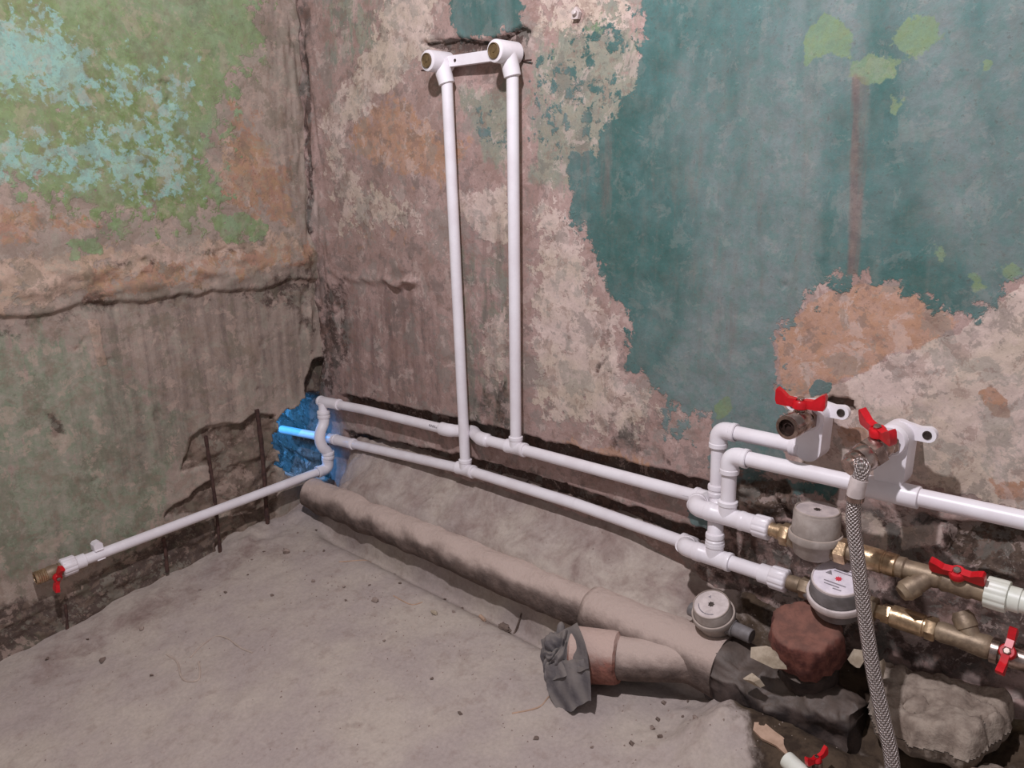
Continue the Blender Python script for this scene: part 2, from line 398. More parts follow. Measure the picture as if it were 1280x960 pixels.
# --- back wall (plane y = 0, x to the right from the corner)
xs = axis_coords(-0.02, 1.46, 0.0035, -0.5, 2.3, 0.05); zs = axis_coords(0.03, 1.16, 0.0035, -0.25, 2.45, 0.05)
GX, GZ = np.meshgrid(xs, zs); nu, nv = len(xs), len(zs); gx, gz = GX.ravel(), GZ.ravel()
teal = [
    ([(0.7067, 0.7617), (0.7321, 0.713), (0.7255, 0.6765), (0.762, 0.6406), (0.7854, 0.6049), (0.7964, 0.5625), (0.8386, 0.5415), (0.8465, 0.5116), (0.8293, 0.4722), (0.8404, 0.4357), (0.8844, 0.4299), (0.9064, 0.4024), (0.948, 0.3915), (0.9807, 0.3976), (0.9892, 0.3509), (0.9961, 0.2531), (1.013, 0.2578), (1.01, 0.3069), (1.105, 0.3418), (1.098, 0.4418), (1.085, 0.4727), (1.076, 0.5258), (1.106, 0.5658), (1.154, 0.6029), (1.211, 0.6039), (1.292, 0.569), (1.322, 0.5854), (1.355, 0.6226), (1.464, 0.7373), (1.424, 1.01), (0.8476, 1.163), (0.8529, 0.9069), (0.8404, 0.8556), (0.7987, 0.8151), (0.7694, 0.7712)], 0.95, 0.07),
    ([(0.6351, 0.9327), (0.8512, 0.9886), (0.8539, 0.8544), (0.7694, 0.7596), (0.7066, 0.7496), (0.6224, 0.7769), (0.633, 0.8499)], 0.44, 0.06),
    ([(0.4558, 1.103), (0.6303, 1.07), (0.6359, 0.9616), (0.538, 0.9539), (0.4809, 0.9635), (0.4594, 1.004)], 0.82, 0.05),
    ([(0.4857, 0.874), (0.6069, 0.8519), (0.6042, 0.765), (0.5301, 0.7804)], 0.42, 0.03),
    ([(1.122, 0.46), (1.133, 0.4758), (1.156, 0.4751), (1.155, 0.4602), (1.127, 0.4511)], 0.9, 0.01),
    ([(0.9463, 0.2483), (0.9938, 0.2461), (0.9885, 0.2151), (0.9612, 0.2199)], 0.9, 0.02),
    ([(1.01, 0.3117), (1.174, 0.3498), (1.171, 0.318), (1.107, 0.3053), (1.011, 0.2886)], 0.75, 0.03),
    ([(0.849, 0.3728), (0.9612, 0.3939), (0.9697, 0.3466), (0.9084, 0.3333)], 0.5, 0.03)]
orange = [
    ([(1.076, 0.5204), (1.091, 0.5487), (1.126, 0.5778), (1.154, 0.6), (1.183, 0.6068), (1.22, 0.5999), (1.256, 0.5887), (1.292, 0.569), (1.289, 0.5577), (1.253, 0.5367), (1.223, 0.5183), (1.183, 0.4876), (1.154, 0.4727), (1.098, 0.4364), (1.088, 0.4732)], 0.95, 0.02),
    ([(0.1734, 0.8549), (0.2786, 0.891), (0.327, 0.9036), (0.3904, 0.8547), (0.4427, 0.8377), (0.5312, 0.8064), (0.4993, 0.755), (0.4459, 0.7219), (0.3115, 0.7305), (0.2399, 0.7542), (0.1661, 0.7945)], 0.70, 0.10),
    ([(0.6845, 0.3133), (0.8499, 0.3205), (0.9375, 0.3015), (0.9386, 0.2696), (0.8352, 0.2769), (0.7019, 0.2665)], 0.6, 0.04),
    ([(1.163, 0.4213), (1.198, 0.425), (1.216, 0.4045), (1.171, 0.3884)], 0.85, 0.02),
    ([(1.318, 0.4894), (1.331, 0.5008), (1.35, 0.4856), (1.355, 0.4634), (1.339, 0.4651)], 0.85, 0.015),
    ([(1.336, 0.3879), (1.381, 0.4085), (1.386, 0.3625), (1.347, 0.3662)], 0.7, 0.03),
    ([(0.0425, 0.7175), (0.4011, 0.701), (0.4374, 0.5864), (0.0812, 0.5675)], 0.35, 0.08)]
cream = [
    ([(1.098, 0.4418), (1.154, 0.4727), (1.183, 0.4876), (1.223, 0.5183), (1.253, 0.5367), (1.293, 0.5582), (1.322, 0.5854), (1.355, 0.6267), (1.466, 0.7228), (1.52, 0.3479), (1.296, 0.3658), (1.223, 0.3598), (1.121, 0.3514), (1.101, 0.3979)], 0.95, 0.025),
    ([(0.6381, 0.701), (0.7064, 0.7254), (0.762, 0.6406), (0.7964, 0.5625), (0.8387, 0.5354), (0.8293, 0.4722), (0.8404, 0.4357), (0.8844, 0.4299), (0.907, 0.3837), (0.8499, 0.3205), (0.6845, 0.3133), (0.6302, 0.3608), (0.6243, 0.5014), (0.6455, 0.6367)], 0.70, 0.10),
    ([(0.0775, 0.861), (0.184, 0.9427), (0.2661, 1.004), (0.3444, 1.098), (0.4483, 1.08), (0.4298, 0.957), (0.3268, 0.9009), (0.1716, 0.8399), (0.1371, 0.78), (0.0765, 0.7498)], 0.85, 0.10),
    ([(0.4454, 0.7149), (0.5847, 0.727), (0.6091, 0.6223), (0.5233, 0.6327)], 0.8, 0.03),
    ([(0.0709, 0.814), (0.1527, 0.795), (0.2391, 0.7466), (0.4022, 0.7152), (0.4072, 0.6289), (0.0879, 0.6184)], 0.60, 0.10),
    ([(0.5168, 0.4905), (0.5973, 0.5403), (0.5943, 0.4417), (0.5625, 0.3714), (0.512, 0.386)], 0.70, 0.05),
    ([(0.638, 1.046), (0.8508, 1.009), (0.846, 0.9181), (0.7689, 0.9223), (0.6438, 0.9432)], 0.55, 0.04),
    ([(1.178, 0.3041), (1.217, 0.3152), (1.241, 0.2947), (1.24, 0.2561), (1.193, 0.2407)], 0.85, 0.02),
    ([(1.249, 0.3048), (1.3, 0.323), (1.302, 0.2952), (1.255, 0.272)], 0.9, 0.015)]
dirt = [
    ([(-0.0271, 0.5617), (0.1361, 0.5453), (0.1308, 0.3816), (0.0563, 0.2613), (-0.0622, 0.2212)], 0.55, 0.08),  # broad soft brown darkening beside the corner
    ([(-0.0251, 0.2472), (0.417, 0.259), (0.9525, 0.2668), (0.9559, 0.176), (0.4995, 0.1139), (0.0548, 0.1276)], 0.30, 0.06),
    ([(1.106, 0.3248), (1.387, 0.3533), (1.518, 0.3563), (1.544, 0.1744), (0.9891, 0.0385), (0.9564, 0.1628), (1.006, 0.2746)], 0.58, 0.05),
    ([(0.3926, 0.9692), (0.4908, 0.9647), (0.538, 0.9539), (0.5837, 0.9567), (0.6275, 0.9638), (0.6475, 0.9566), (0.6369, 0.9348), (0.5704, 0.9355), (0.4598, 0.9458)], 1.35, 0.010),
    ([(0.4899, 0.3673), (0.593, 0.3983), (0.6091, 0.283), (0.4852, 0.2728)], 0.5, 0.05),
    ([(1.146, 0.4501), (1.156, 0.4561), (1.18, 0.454), (1.183, 0.442), (1.157, 0.4393)], 1.3, 0.008),
    ([(0.7783, 0.4525), (0.7988, 0.4579), (0.7896, 0.428), (0.7736, 0.4282)], 0.75, 0.022),
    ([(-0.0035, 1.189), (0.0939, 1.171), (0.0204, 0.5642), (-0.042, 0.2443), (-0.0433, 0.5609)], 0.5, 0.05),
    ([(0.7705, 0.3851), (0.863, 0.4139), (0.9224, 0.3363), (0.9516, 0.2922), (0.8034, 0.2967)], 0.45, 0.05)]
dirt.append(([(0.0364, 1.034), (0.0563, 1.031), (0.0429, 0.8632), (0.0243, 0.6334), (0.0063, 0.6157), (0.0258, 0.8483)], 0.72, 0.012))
topg = [
    ([(1.083, 0.8994), (1.111, 0.9166), (1.14, 0.8987), (1.155, 0.8557), (1.139, 0.8574), (1.119, 0.8719), (1.091, 0.8553)], 0.90, 0.030),
    ([(1.192, 0.8917), (1.234, 0.8955), (1.246, 0.8684), (1.222, 0.8567), (1.187, 0.8674)], 0.90, 0.030),
    ([(1.142, 0.8571), (1.17, 0.8643), (1.204, 0.8538), (1.2, 0.8374), (1.169, 0.8266), (1.147, 0.8373)], 0.92, 0.026),
    ([(1.257, 0.6551), (1.267, 0.6528), (1.274, 0.6291), (1.263, 0.6284)], 0.8, 0.022),
    ([(1.296, 0.6188), (1.307, 0.6239), (1.312, 0.6049), (1.301, 0.6014)], 0.8, 0.022),
    ([(1.282, 0.8444), (1.294, 0.8469), (1.298, 0.8349), (1.286, 0.8322)], 0.8, 0.01),
    ([(0.9864, 0.413), (1.016, 0.4416), (1.017, 0.4068), (0.9914, 0.3877)], 0.75, 0.015),
    ([(0.6366, 0.9901), (0.8383, 0.9705), (0.8529, 0.9069), (0.708, 0.8901), (0.6348, 0.921)], 0.35, 0.06),
    ([(1.191, 0.8203), (1.218, 0.8156), (1.203, 0.7894), (1.192, 0.7988)], 0.6, 0.012),
    ([(1.312, 0.6757), (1.354, 0.6351), (1.355, 0.6226), (1.329, 0.5922)], 0.55, 0.03)]
greyg = [
    ([(0.4765, 0.8877), (0.608, 0.8882), (0.6306, 0.7516), (0.5289, 0.7542)], 0.8, 0.06),
    ([(0.6351, 0.9327), (0.8508, 1.009), (0.8962, 0.7556), (0.8156, 0.6065), (0.7224, 0.701), (0.6387, 0.7263)], 0.7, 0.08),
    ([(0.0939, 1.171), (0.3892, 1.115), (0.3328, 0.9685), (0.098, 0.9058)], 0.5, 0.08),
    ([(0.4615, 0.6307), (0.6002, 0.6352), (0.6087, 0.2679), (0.4612, 0.2357)], 0.5, 0.06),
    ([(1.23, 0.4946), (1.363, 0.5589), (1.384, 0.381), (1.25, 0.3769)], 0.45, 0.08)]
raw = [
    ([(1.274, 0.3205), (1.389, 0.3421), (1.52, 0.3479), (1.534, 0.2452), (1.397, 0.2682), (1.31, 0.2738), (1.3, 0.2863), (1.305, 0.3243)], 0.9, 0.03),
    ([(1.01, 0.3069), (1.105, 0.3418), (1.123, 0.312), (1.11, 0.2613), (1.008, 0.231)], 0.6, 0.03)]
damp = [
    ([(1.15, 0.844), (1.175, 0.839), (1.175, 0.7466), (1.177, 0.6112), (1.161, 0.6102), (1.155, 0.7472)], 0.80, 0.006),
    ([(0.4775, 0.7284), (0.6002, 0.6352), (0.6091, 0.283), (0.4612, 0.2357)], 0.55, 0.08),
    ([(0.0009, 0.5368), (0.4346, 0.5421), (0.418, 0.2755), (0.0404, 0.2586)], 0.6, 0.08),
    ([(0.8421, 0.7573), (1.149, 0.7928), (1.104, 0.5913), (1.07, 0.437), (0.9055, 0.4333)], 0.30, 0.2),
    ([(0.605, 0.7901), (0.8537, 0.865), (0.9004, 0.611), (0.8006, 0.6057), (0.7064, 0.7254)], 0.25, 0.1)]
cA = np.stack([cover(gx, gz, L_) for L_ in (teal, orange, cream, dirt)], 1)
cA[:, 3] *= 1 - 0.8 * sstep(0.4, 0.8, cover(gx, gz, cream[7:9] + [([(1.317, 0.2917), (1.394, 0.3016), (1.4, 0.2489), (1.342, 0.2535)], 0.8, 0.05), ([(1.041, 0.3146), (1.106, 0.3168), (1.108, 0.2846), (1.049, 0.2803)], 0.8, 0.04)]))
cB = np.stack([cover(gx, gz, L_) for L_ in (topg, greyg, raw, damp)], 1)
d = 0.0035 * fbm(gx * 5, gz * 5, 1.3, 3, 3) + 0.0012 * fbm(gx * 38, gz * 38, 0.2, 4, 5)
d += 0.004 * sstep(0.535, 0.56, gz + 0.012 * fbm(gx * 14, gz * 9, 2.0, 3, 8)) * sstep(0.62, 0.3, gx)
# ragged plaster lip
rid = np.exp(-((gz - 0.545 - 0.010 * fbm(gx * 20, 0 * gx, 4.0, 3, 9)) / 0.007) ** 2) * sstep(0.02, 0.1, gx) * sstep(0.365, 0.34, gx)
d += rid * (0.003 + 0.013 * sstep(0.23, 0.30, gx))
# chases behind the two horizontal pipe runs
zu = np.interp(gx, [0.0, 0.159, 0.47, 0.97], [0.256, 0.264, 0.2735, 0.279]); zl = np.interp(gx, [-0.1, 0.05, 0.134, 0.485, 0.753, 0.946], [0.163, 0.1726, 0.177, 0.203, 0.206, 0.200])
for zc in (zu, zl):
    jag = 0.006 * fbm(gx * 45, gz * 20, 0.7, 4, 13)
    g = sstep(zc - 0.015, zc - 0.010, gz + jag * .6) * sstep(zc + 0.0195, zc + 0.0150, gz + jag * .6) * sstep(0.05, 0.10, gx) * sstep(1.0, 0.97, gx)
    d -= 0.024 * g; cA[:, 3] = np.maximum(cA[:, 3], 1.2 * g)  # groove also coloured dark: painted shade on top of its real depth
# broken masonry at the lower right, chips by the mixer bracket
d -= 0.020 * sstep(0.3, 0.6, cB[:, 2] + 0.25 * fbm(gx * 30, gz * 30, 3.0, 4, 21)) * (1 + 0.5 * fbm(gx * 25, gz * 25, 5.0, 4, 23))
d -= 0.013 * sstep(0.4, 0.7, cover(gx, gz, [dirt[3], dirt[5]]) + 0.3 * fbm(gx * 60, gz * 60, 0, 3, 29))
d += 0.006 * fbm(gx * 12, gz * 30, 6.0, 4, 31) * sstep(0.33, 0.25, gz) * sstep(0.9, 1.15, gx)
d += 0.012 * np.abs(fbm(gx * 30, gz * 9, 7.0, 4, 33)) * sstep(0.10, 0.0, gx) * sstep(-0.02, 0.0, gx) * sstep(0.35, 0.45, gz)
d -= 0.015 * sstep(0.4, 0.8, cover(gx, gz, [([(-0.0518, 0.3351), (0.006, 0.3524), (-0.0167, 0.306), (-0.0381, 0.2489), (-0.0794, 0.2418)], 1.0, 0.02)]))
cA[:, 3] = np.maximum(cA[:, 3], cover(gx, gz, [([(-0.058, 0.3381), (0.0127, 0.3552), (-0.0101, 0.307), (-0.0319, 0.2461), (-0.08, 0.2377)], 1.3, 0.015)]))  # shade of the corner slot painted into the wall colour
cB[:, 2] = np.maximum(cB[:, 2], 1.0 * (gx < -0.004)); d += 0.010 * fbm(gx * 30, gz * 30, 3.0, 4, 37) * (gx < -0.02)
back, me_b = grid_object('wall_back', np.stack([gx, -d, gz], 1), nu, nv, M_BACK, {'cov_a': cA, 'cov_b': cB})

# --- left wall (plane x = 0)
ys = axis_coords(-0.98, 0.032, 0.0035, -2.3, 0.032, 0.05); zs2 = axis_coords(-0.16, 1.13, 0.0035, -0.4, 2.45, 0.05)
GY, GZ2 = np.meshgrid(ys, zs2); nu2, nv2 = len(ys), len(zs2); gy, gz = GY.ravel(), GZ2.ravel()
green = [
    ([(-0.7922, 1.19), (-0.0349, 1.378), (-0.0673, 1.002), (-0.1289, 0.9218), (-0.1959, 0.7841), (-0.19, 0.6915), (-0.2542, 0.645), (-0.4192, 0.6552), (-0.5307, 0.7023), (-0.8773, 0.7403)], 0.80, 0.16),
    ([(-0.2419, 0.6782), (-0.1645, 0.6873), (-0.1049, 0.6555), (-0.1185, 0.6152), (-0.2074, 0.6168)], 0.7, 0.02),
    ([(-0.4997, 0.6561), (-0.4472, 0.6527), (-0.445, 0.62), (-0.4994, 0.6146)], 0.75, 0.02),
    ([(-0.0504, 1.236), (0.0415, 1.254), (-0.0022, 1.008), (-0.0648, 0.9411)], 0.35, 0.05)]
mint = [
    ([(-0.7432, 1.002), (-0.4514, 1.022), (-0.438, 0.986), (-0.4046, 0.9675), (-0.3979, 0.9027), (-0.4116, 0.8541), (-0.4684, 0.8495), (-0.4801, 0.8723), (-0.5271, 0.8825), (-0.7727, 0.8388)], 0.74, 0.12),
    ([(-0.7727, 0.8388), (-0.4052, 0.8517), (-0.3082, 0.8339), (-0.2581, 0.806), (-0.2623, 0.7095), (-0.3985, 0.7026), (-0.5273, 0.7247), (-0.7909, 0.7381)], 0.57, 0.10),
    ([(-0.4498, 0.991), (-0.1957, 0.9896), (-0.2171, 0.6771), (-0.4286, 0.6869)], 0.49, 0.12)]
orangeL = [
    ([(-0.1802, 0.9158), (-0.118, 0.9104), (-0.069, 0.8162), (-0.021, 0.7844), (-0.0298, 0.5797), (-0.1162, 0.6365), (-0.1973, 0.673), (-0.2429, 0.7361), (-0.2025, 0.7992)], 0.66, 0.12),
    ([(-0.7939, 0.7211), (-0.5401, 0.7212), (-0.5166, 0.6964), (-0.4263, 0.684), (-0.4164, 0.6551), (-0.5264, 0.6483), (-0.8157, 0.6004)], 0.68, 0.08),
    ([(-0.4809, 0.606), (-0.0003, 0.6327), (0.0014, 0.5454), (-0.3482, 0.5303), (-0.5063, 0.5235)], 0.55, 0.05)]
creamL = [
    ([(-0.8136, 0.6121), (-0.5276, 0.6403), (-0.4064, 0.6458), (-0.2342, 0.6469), (-0.109, 0.6688), (-0.0081, 0.5952), (-0.1257, 0.5493), (-0.3418, 0.5785), (-0.531, 0.5338), (-0.8305, 0.5183)], 0.62, 0.05),
    ([(-0.1914, 0.918), (-0.148, 0.8303), (-0.107, 0.7205), (-0.1492, 0.6659), (-0.2162, 0.6848), (-0.2335, 0.7465)], 0.62, 0.08),
    ([(-0.4843, 0.5089), (-0.4654, 0.5063), (-0.4608, 0.4205), (-0.4784, 0.4161)], 0.9, 0.01)]
dirt_shadeL = [
    ([(-0.8326, 0.5065), (-0.5307, 0.5352), (-0.4875, 0.5612), (-0.2138, 0.5338), (0, 0.5946), (-0.0273, 0.3138), (-0.0557, 0.4423), (-0.2168, 0.508), (-0.5092, 0.5038), (-0.8412, 0.4588)], 0.55, 0.06),  # overhang shade painted as a dark strip below the plaster ledge
    ([(-0.4398, 0.6081), (-0.3599, 0.6131), (-0.3545, 0.5977), (-0.4284, 0.5897)], 0.7, 0.03),
    ([(-0.3146, 0.6095), (-0.1176, 0.6234), (-0.1198, 0.6038), (-0.3082, 0.5983)], 0.62, 0.03),
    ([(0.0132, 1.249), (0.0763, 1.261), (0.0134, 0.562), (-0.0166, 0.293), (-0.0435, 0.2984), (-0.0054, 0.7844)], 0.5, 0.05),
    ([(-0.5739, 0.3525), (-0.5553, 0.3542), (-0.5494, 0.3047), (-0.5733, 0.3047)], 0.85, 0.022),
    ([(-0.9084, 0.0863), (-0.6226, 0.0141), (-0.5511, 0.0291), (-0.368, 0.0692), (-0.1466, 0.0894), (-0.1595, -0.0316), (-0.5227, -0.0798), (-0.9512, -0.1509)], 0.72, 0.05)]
dirt_shadeL.append(([(0.0156, 1.071), (0.0291, 1.073), (0.0265, 0.8668), (0.0078, 0.6323), (-0.0061, 0.6159), (0.0067, 0.8661)], 0.70, 0.012))
greyL = [
    ([(-0.8305, 0.5183), (-0.5488, 0.5009), (-0.4353, 0.4388), (-0.3154, 0.2865), (-0.4127, 0.0411), (-0.9107, 0.0734)], 0.75, 0.12)]
rawL = [
    ([(-0.3911, 0.0945), (-0.3769, 0.1158), (-0.3367, 0.1169), (-0.2955, 0.1431), (-0.2914, 0.1772), (-0.3541, 0.1777), (-0.327, 0.2471), (-0.2823, 0.2513), (-0.2153, 0.2455), (-0.1759, 0.2648), (-0.1297, 0.247), (-0.1359, 0.0957), (-0.1615, -0.0505), (-0.303, -0.0359), (-0.2903, 0.0698)], 0.95, 0.02)]
dampL = [
    ([(-0.4957, 0.5508), (-0.003, 0.5634), (-0.0327, 0.2587), (-0.1566, 0.2676), (-0.5336, 0.1502)], 0.62, 0.08),
    ([(-0.8412, 0.4588), (-0.4953, 0.5076), (-0.4914, 0.0361), (-0.9107, 0.0734)], 0.3, 0.1),
    ([(-0.1188, 1.084), (0.0557, 1.107), (0.0081, 0.6149), (-0.1087, 0.7045)], 0.5, 0.08)]
hole = [(-0.1305, 0.2398), (-0.1185, 0.2223), (-0.133, 0.1981), (-0.1339, 0.133), (-0.1186, 0.1058), (-0.0656, 0.0748), (0.054, 0.0392), (0.0745, 0.2747), (-0.0233, 0.268), (-0.0471, 0.2618), (-0.0709, 0.2521)]
cA = np.stack([cover(gy, gz, L_) for L_ in (green, orangeL, creamL, dirt_shadeL)], 1)
cB = np.stack([cover(gy, gz, L_) for L_ in (mint, greyL, rawL, dampL)], 1)
d = 0.004 * fbm(gy * 5, gz * 5, 1.3, 3, 43) + 0.0012 * fbm(gy * 38, gz * 38, 0.2, 4, 45)
lip = 0.528 + 0.012 * fbm(gy * 14, gz * 5, 0.4, 4, 47) - 0.0 * gy
d += 0.010 * sstep(lip - 0.004, lip + 0.006, gz)
d += 0.007 * np.exp(-((gz - lip - 0.045) / 0.028) ** 2) * (1 + 0.8 * fbm(gy * 16, gz * 40, 3, 4, 49))
d -= 0.006 * sstep(0.45, 0.7, cover(gy, gz, [dirt_shadeL[1], dirt_shadeL[2]]) + 0.2 * fbm(gy * 40, gz * 40, 1, 3, 59))
d += 0.0012 * fbm(gy * 50, gz * 4, 2.0, 3, 51) * (gz < 0.5)
rw = sstep(0.3, 0.6, cB[:, 2] + 0.35 * fbm(gy * 24, gz * 24, 3.0, 4, 53))
d -= rw * (0.011 + 0.010 * fbm(gy * 22, gz * 30, 5.0, 5, 55))
low = sstep(0.42, 0.7, cover(gy, gz, [dirt_shadeL[5]]))
d -= low * (0.006 + 0.008 * fbm(gy * 20, gz * 34, 8.0, 5, 57))
d += 0.014 * np.abs(fbm(gy * 30, gz * 9, 7.0, 4, 63)) * sstep(-0.10, 0.0, gy) * sstep(0.35, 0.45, gz)
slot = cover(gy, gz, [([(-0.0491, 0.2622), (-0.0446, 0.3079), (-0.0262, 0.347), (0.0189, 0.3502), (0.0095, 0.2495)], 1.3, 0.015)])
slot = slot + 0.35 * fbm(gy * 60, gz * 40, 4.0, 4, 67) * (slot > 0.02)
d -= 0.030 * sstep(0.4, 0.8, slot); cA[:, 3] = np.maximum(cA[:, 3], slot)  # slot is cut in and also coloured dark to stand for inner shade
drop = (poly_sd(gy, gz, hole) + 0.006 * fbm(gy * 50, gz * 50, 0, 3, 65)) > 0
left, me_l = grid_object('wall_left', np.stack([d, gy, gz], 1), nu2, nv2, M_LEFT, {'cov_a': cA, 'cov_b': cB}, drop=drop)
# thickness of the wall around the hole
bm = bmesh.new(); bm.from_mesh(me_l)
ed = [e for e in bm.edges if e.is_boundary and all(-0.2 < v.co.y < -0.0005 and 0.05 < v.co.z < 0.4 for v in e.verts)]
ex = ed
for s in range(4):
    r = bmesh.ops.extrude_edge_only(bm, edges=ex)
    nvs = [g for g in r['geom'] if isinstance(g, bmesh.types.BMVert)]
    for v in nvs:
        v.co.x -= 0.022; v.co.y += random.uniform(-0.002, 0.002); v.co.z += random.uniform(-0.002, 0.002)
    ex = [g for g in r['geom'] if isinstance(g, bmesh.types.BMEdge)]
for v in [v for v in bm.verts if not v.link_faces]: bm.verts.remove(v)
for fc in bm.faces: fc.smooth = True
bm.to_mesh(me_l); bm.free()

# --- floor: rough dusty screed, banked up behind the sewer pipe
xs3 = axis_coords(-0.02, 1.5, 0.004, -0.5, 2.3, 0.05); ys3 = axis_coords(-0.9, 0.03, 0.004, -2.3, 0.03, 0.05)
GX3, GY3 = np.meshgrid(xs3, ys3); nu3, nv3 = len(xs3), len(ys3); fx, fy = GX3.ravel(), GY3.ravel()
def floor_h(x, y):
    x = np.asarray(x, float); y = np.asarray(y, float)
    base = 0.025 + 0.15 * np.maximum(y, -0.85)
    base = base + 0.004 * fbm(x * 4, y * 4, 0.5, 3, 71) + 0.0018 * fbm(x * 26, y * 26, 0.5, 4, 73)
    bank = 0.176 + 0.80 * y + 0.005 * fbm(x * 7, y * 9, 1.5, 4, 75) + 0.003 * fbm(x * 40, y * 40, 1.5, 3, 77)
    bank = bank - 0.035 * sstep(0.80, 1.05, x) * sstep(-0.12, 0, y)
    k = sstep(-0.102, -0.078, y + 0.006 * fbm(x * 12, 0 * x, 2.5, 3, 79)) * sstep(0.04, 0.17, x + 0.045 * fbm(x * 9, y * 14, 5.5, 4, 87))
    h = base * (1 - k) + np.maximum(bank, base) * k
    h = h - 0.034 * np.exp(-((y + 0.105) / 0.026) ** 2) * sstep(0.08, 0.16, x) * sstep(0.86, 0.78, x) * (1 - k)
    # soil heaped up under the water meters and at the right
    h = h - 0.045 * k * sstep(1.06, 1.18, x)
    h = h + (0.030 * sstep(1.0, 1.12, x) * sstep(-0.30, -0.17, y) + 0.036 * sstep(1.03, 1.12, x) * sstep(1.34, 1.22, x) * np.exp(-((y + 0.150) / 0.045) ** 2)) * (1 - k)
    hp = sstep(1.36, 1.46, x) * sstep(-0.30, -0.12, y)
    h = h + hp * (0.055 + 0.022 * fbm(x * 16, y * 16, 3.5, 4, 81)) * (1 - 0.6 * k)
    dz = sstep(0.95, 1.08, x) * sstep(-0.30, -0.2, y)
    h = h + dz * 0.008 * fbm(x * 28, y * 28, 4.5, 4, 83)
    # spoil along the left wall
    h = h + 0.010 * sstep(0.10, 0.0, x) * sstep(-0.5, -0.1, y) * (1 + fbm(x * 20, y * 20, 1.0, 3, 85))
    return h
fz = floor_h(fx, fy)
wet = [
    ([(1.095, -0.1062), (1.124, -0.059), (1.194, -0.0373), (1.263, -0.0546), (1.339, -0.1663), (1.198, -0.2461), (1.14, -0.1738)], 0.95, 0.12),
    ([(1.0, 0.05), (1.06, -0.06), (1.12, -0.10), (1.5, -0.16), (2.2, -0.16), (2.2, 0.05)], 0.7, 0.05)]
bankc = [([(-0.1, 0.05), (-0.1, -0.10), (1.05, -0.10), (1.05, 0.05)], 0.45, 0.06),
         ([(0.4566, -0.0498), (0.7785, -0.0945), (0.7648, -0.1957), (0.2046, -0.1368)], 0.3, 0.1),
         ([(0, -0.7154), (0.0017, -0.5134), (-0.0015, -0.1713), (0.1702, -0.1928), (0.1431, -0.487), (0.1236, -0.7002)], 0.45, 0.1)]
ochre = [([(1.3, -0.0205), (1.403, 0.1095), (1.428, -0.0091), (1.336, -0.0764)], 0.7, 0.06), ([(1.33, -0.2), (1.5, -0.2), (1.5, -0.05), (1.36, -0.08)], 0.6, 0.06)]
cF = np.stack([cover(fx, fy, wet), cover(fx, fy, bankc), cover(fx, fy, ochre), np.ones_like(fx)], 1)
floor, me_f = grid_object('floor', np.stack([fx, fy, fz], 1), nu3, nv3, M_FLOOR, {'cov_a': cF})
def fh(x, y): return float(floor_h(np.array([x]), np.array([y]))[0])

# reinforcing bars laid bare in the left wall
def rebar(pts, r):
    mb = MB(); P = smooth_path(pts, 6)
    tube(mb, P, [r * (1 + 0.18 * math.sin(k * 2.1) + 0.1 * random.uniform(-1, 1)) for k in range(len(P))], 10)
    return part(left, 'rebar', mb, 'rebar_rust', 'dark rusty reinforcing bar')
rebar([(0.003, -0.2939, 0.2393), (-0.002, -0.2898, 0.1675), (0.002, -0.2904, 0.1064), (0.004, -0.2918, 0.0442), (0.006, -0.2953, -0.0368)], 0.0036)
rebar([(0.003, -0.1753, 0.2688), (-0.002, -0.1709, 0.1798), (0.002, -0.1754, 0.0892), (0.008, -0.182, -0.0115)], 0.0046)
rebar([(-0.001, -0.4044, 0.0518), (0.001, -0.4044, 0.0209), (0.004, -0.4079, -0.0211)], 0.0036)
rebar([(-0.003, -0.5973, -0.0142), (-0.002, -0.5984, -0.0383), (0.002, -0.6038, -0.0845)], 0.0030)

# ------------------------------------------------------------------ white plastic plumbing
RP = 0.0098; RF = 0.0127
def pipe(par, p0, p1, r=RP, name='pipe', mat='white_plastic'):
    mb = MB(); a = Vector(p1) - Vector(p0); lathe(mb, p0, a, [(0, r), (a.length, r)], 20); return part(par, name, mb, mat)
def sleeve(par, p0, p1, r=RF, name='coupling', mat='white_plastic'):
    mb = MB(); a = Vector(p1) - Vector(p0); l = a.length
    lathe(mb, p0, a, [(0, r - .0022), (.0006, r - .0004), (.002, r), (.0065, r), (.0075, r - .0009), (l - .0075, r - .0009), (l - .0065, r), (l - .002, r), (l - .0006, r - .0004), (l, r - .0022)], 24)
    return part(par, name, mb, mat)
def elbow(par, c, d1, d2, a=0.021, b=0.021, r=RF, name='elbow', mat='white_plastic'):
    c, d1, d2 = Vector(c), Vector(d1).normalized(), Vector(d2).normalized(); mb = MB()
    tube(mb, round_path([c + d1 * a, c, c + d2 * b], 0.014, 9), r - .0008, 20)
    for dd, l in ((d1, a), (d2, b)):
        lathe(mb, c + dd * (l - .0075), dd, [(0, r - .001), (.001, r), (.0065, r), (.0075, r - .0022)], 24)
    return part(par, name, mb, mat)
def tee(par, c, ax, br, l=0.023, bl=0.022, r=RF, name='tee', mat='white_plastic'):
    c, ax, br = Vector(c), Vector(ax).normalized(), Vector(br).normalized(); mb = MB()
    lathe(mb, c - ax * l, ax, [(0, r - .0022), (.0006, r - .0004), (.002, r), (.0065, r), (.0078, r - .0008), (2 * l - .0078, r - .0008), (2 * l - .0065, r), (2 * l - .002, r), (2 * l - .0006, r - .0004), (2 * l, r - .0022)], 24)
    lathe(mb, c, br, [(0, r - .001), (bl - .0075, r - .001), (bl - .0065, r), (bl - .0015, r), (bl, r - .0022)], 24)
    return part(par, name, mb, mat)
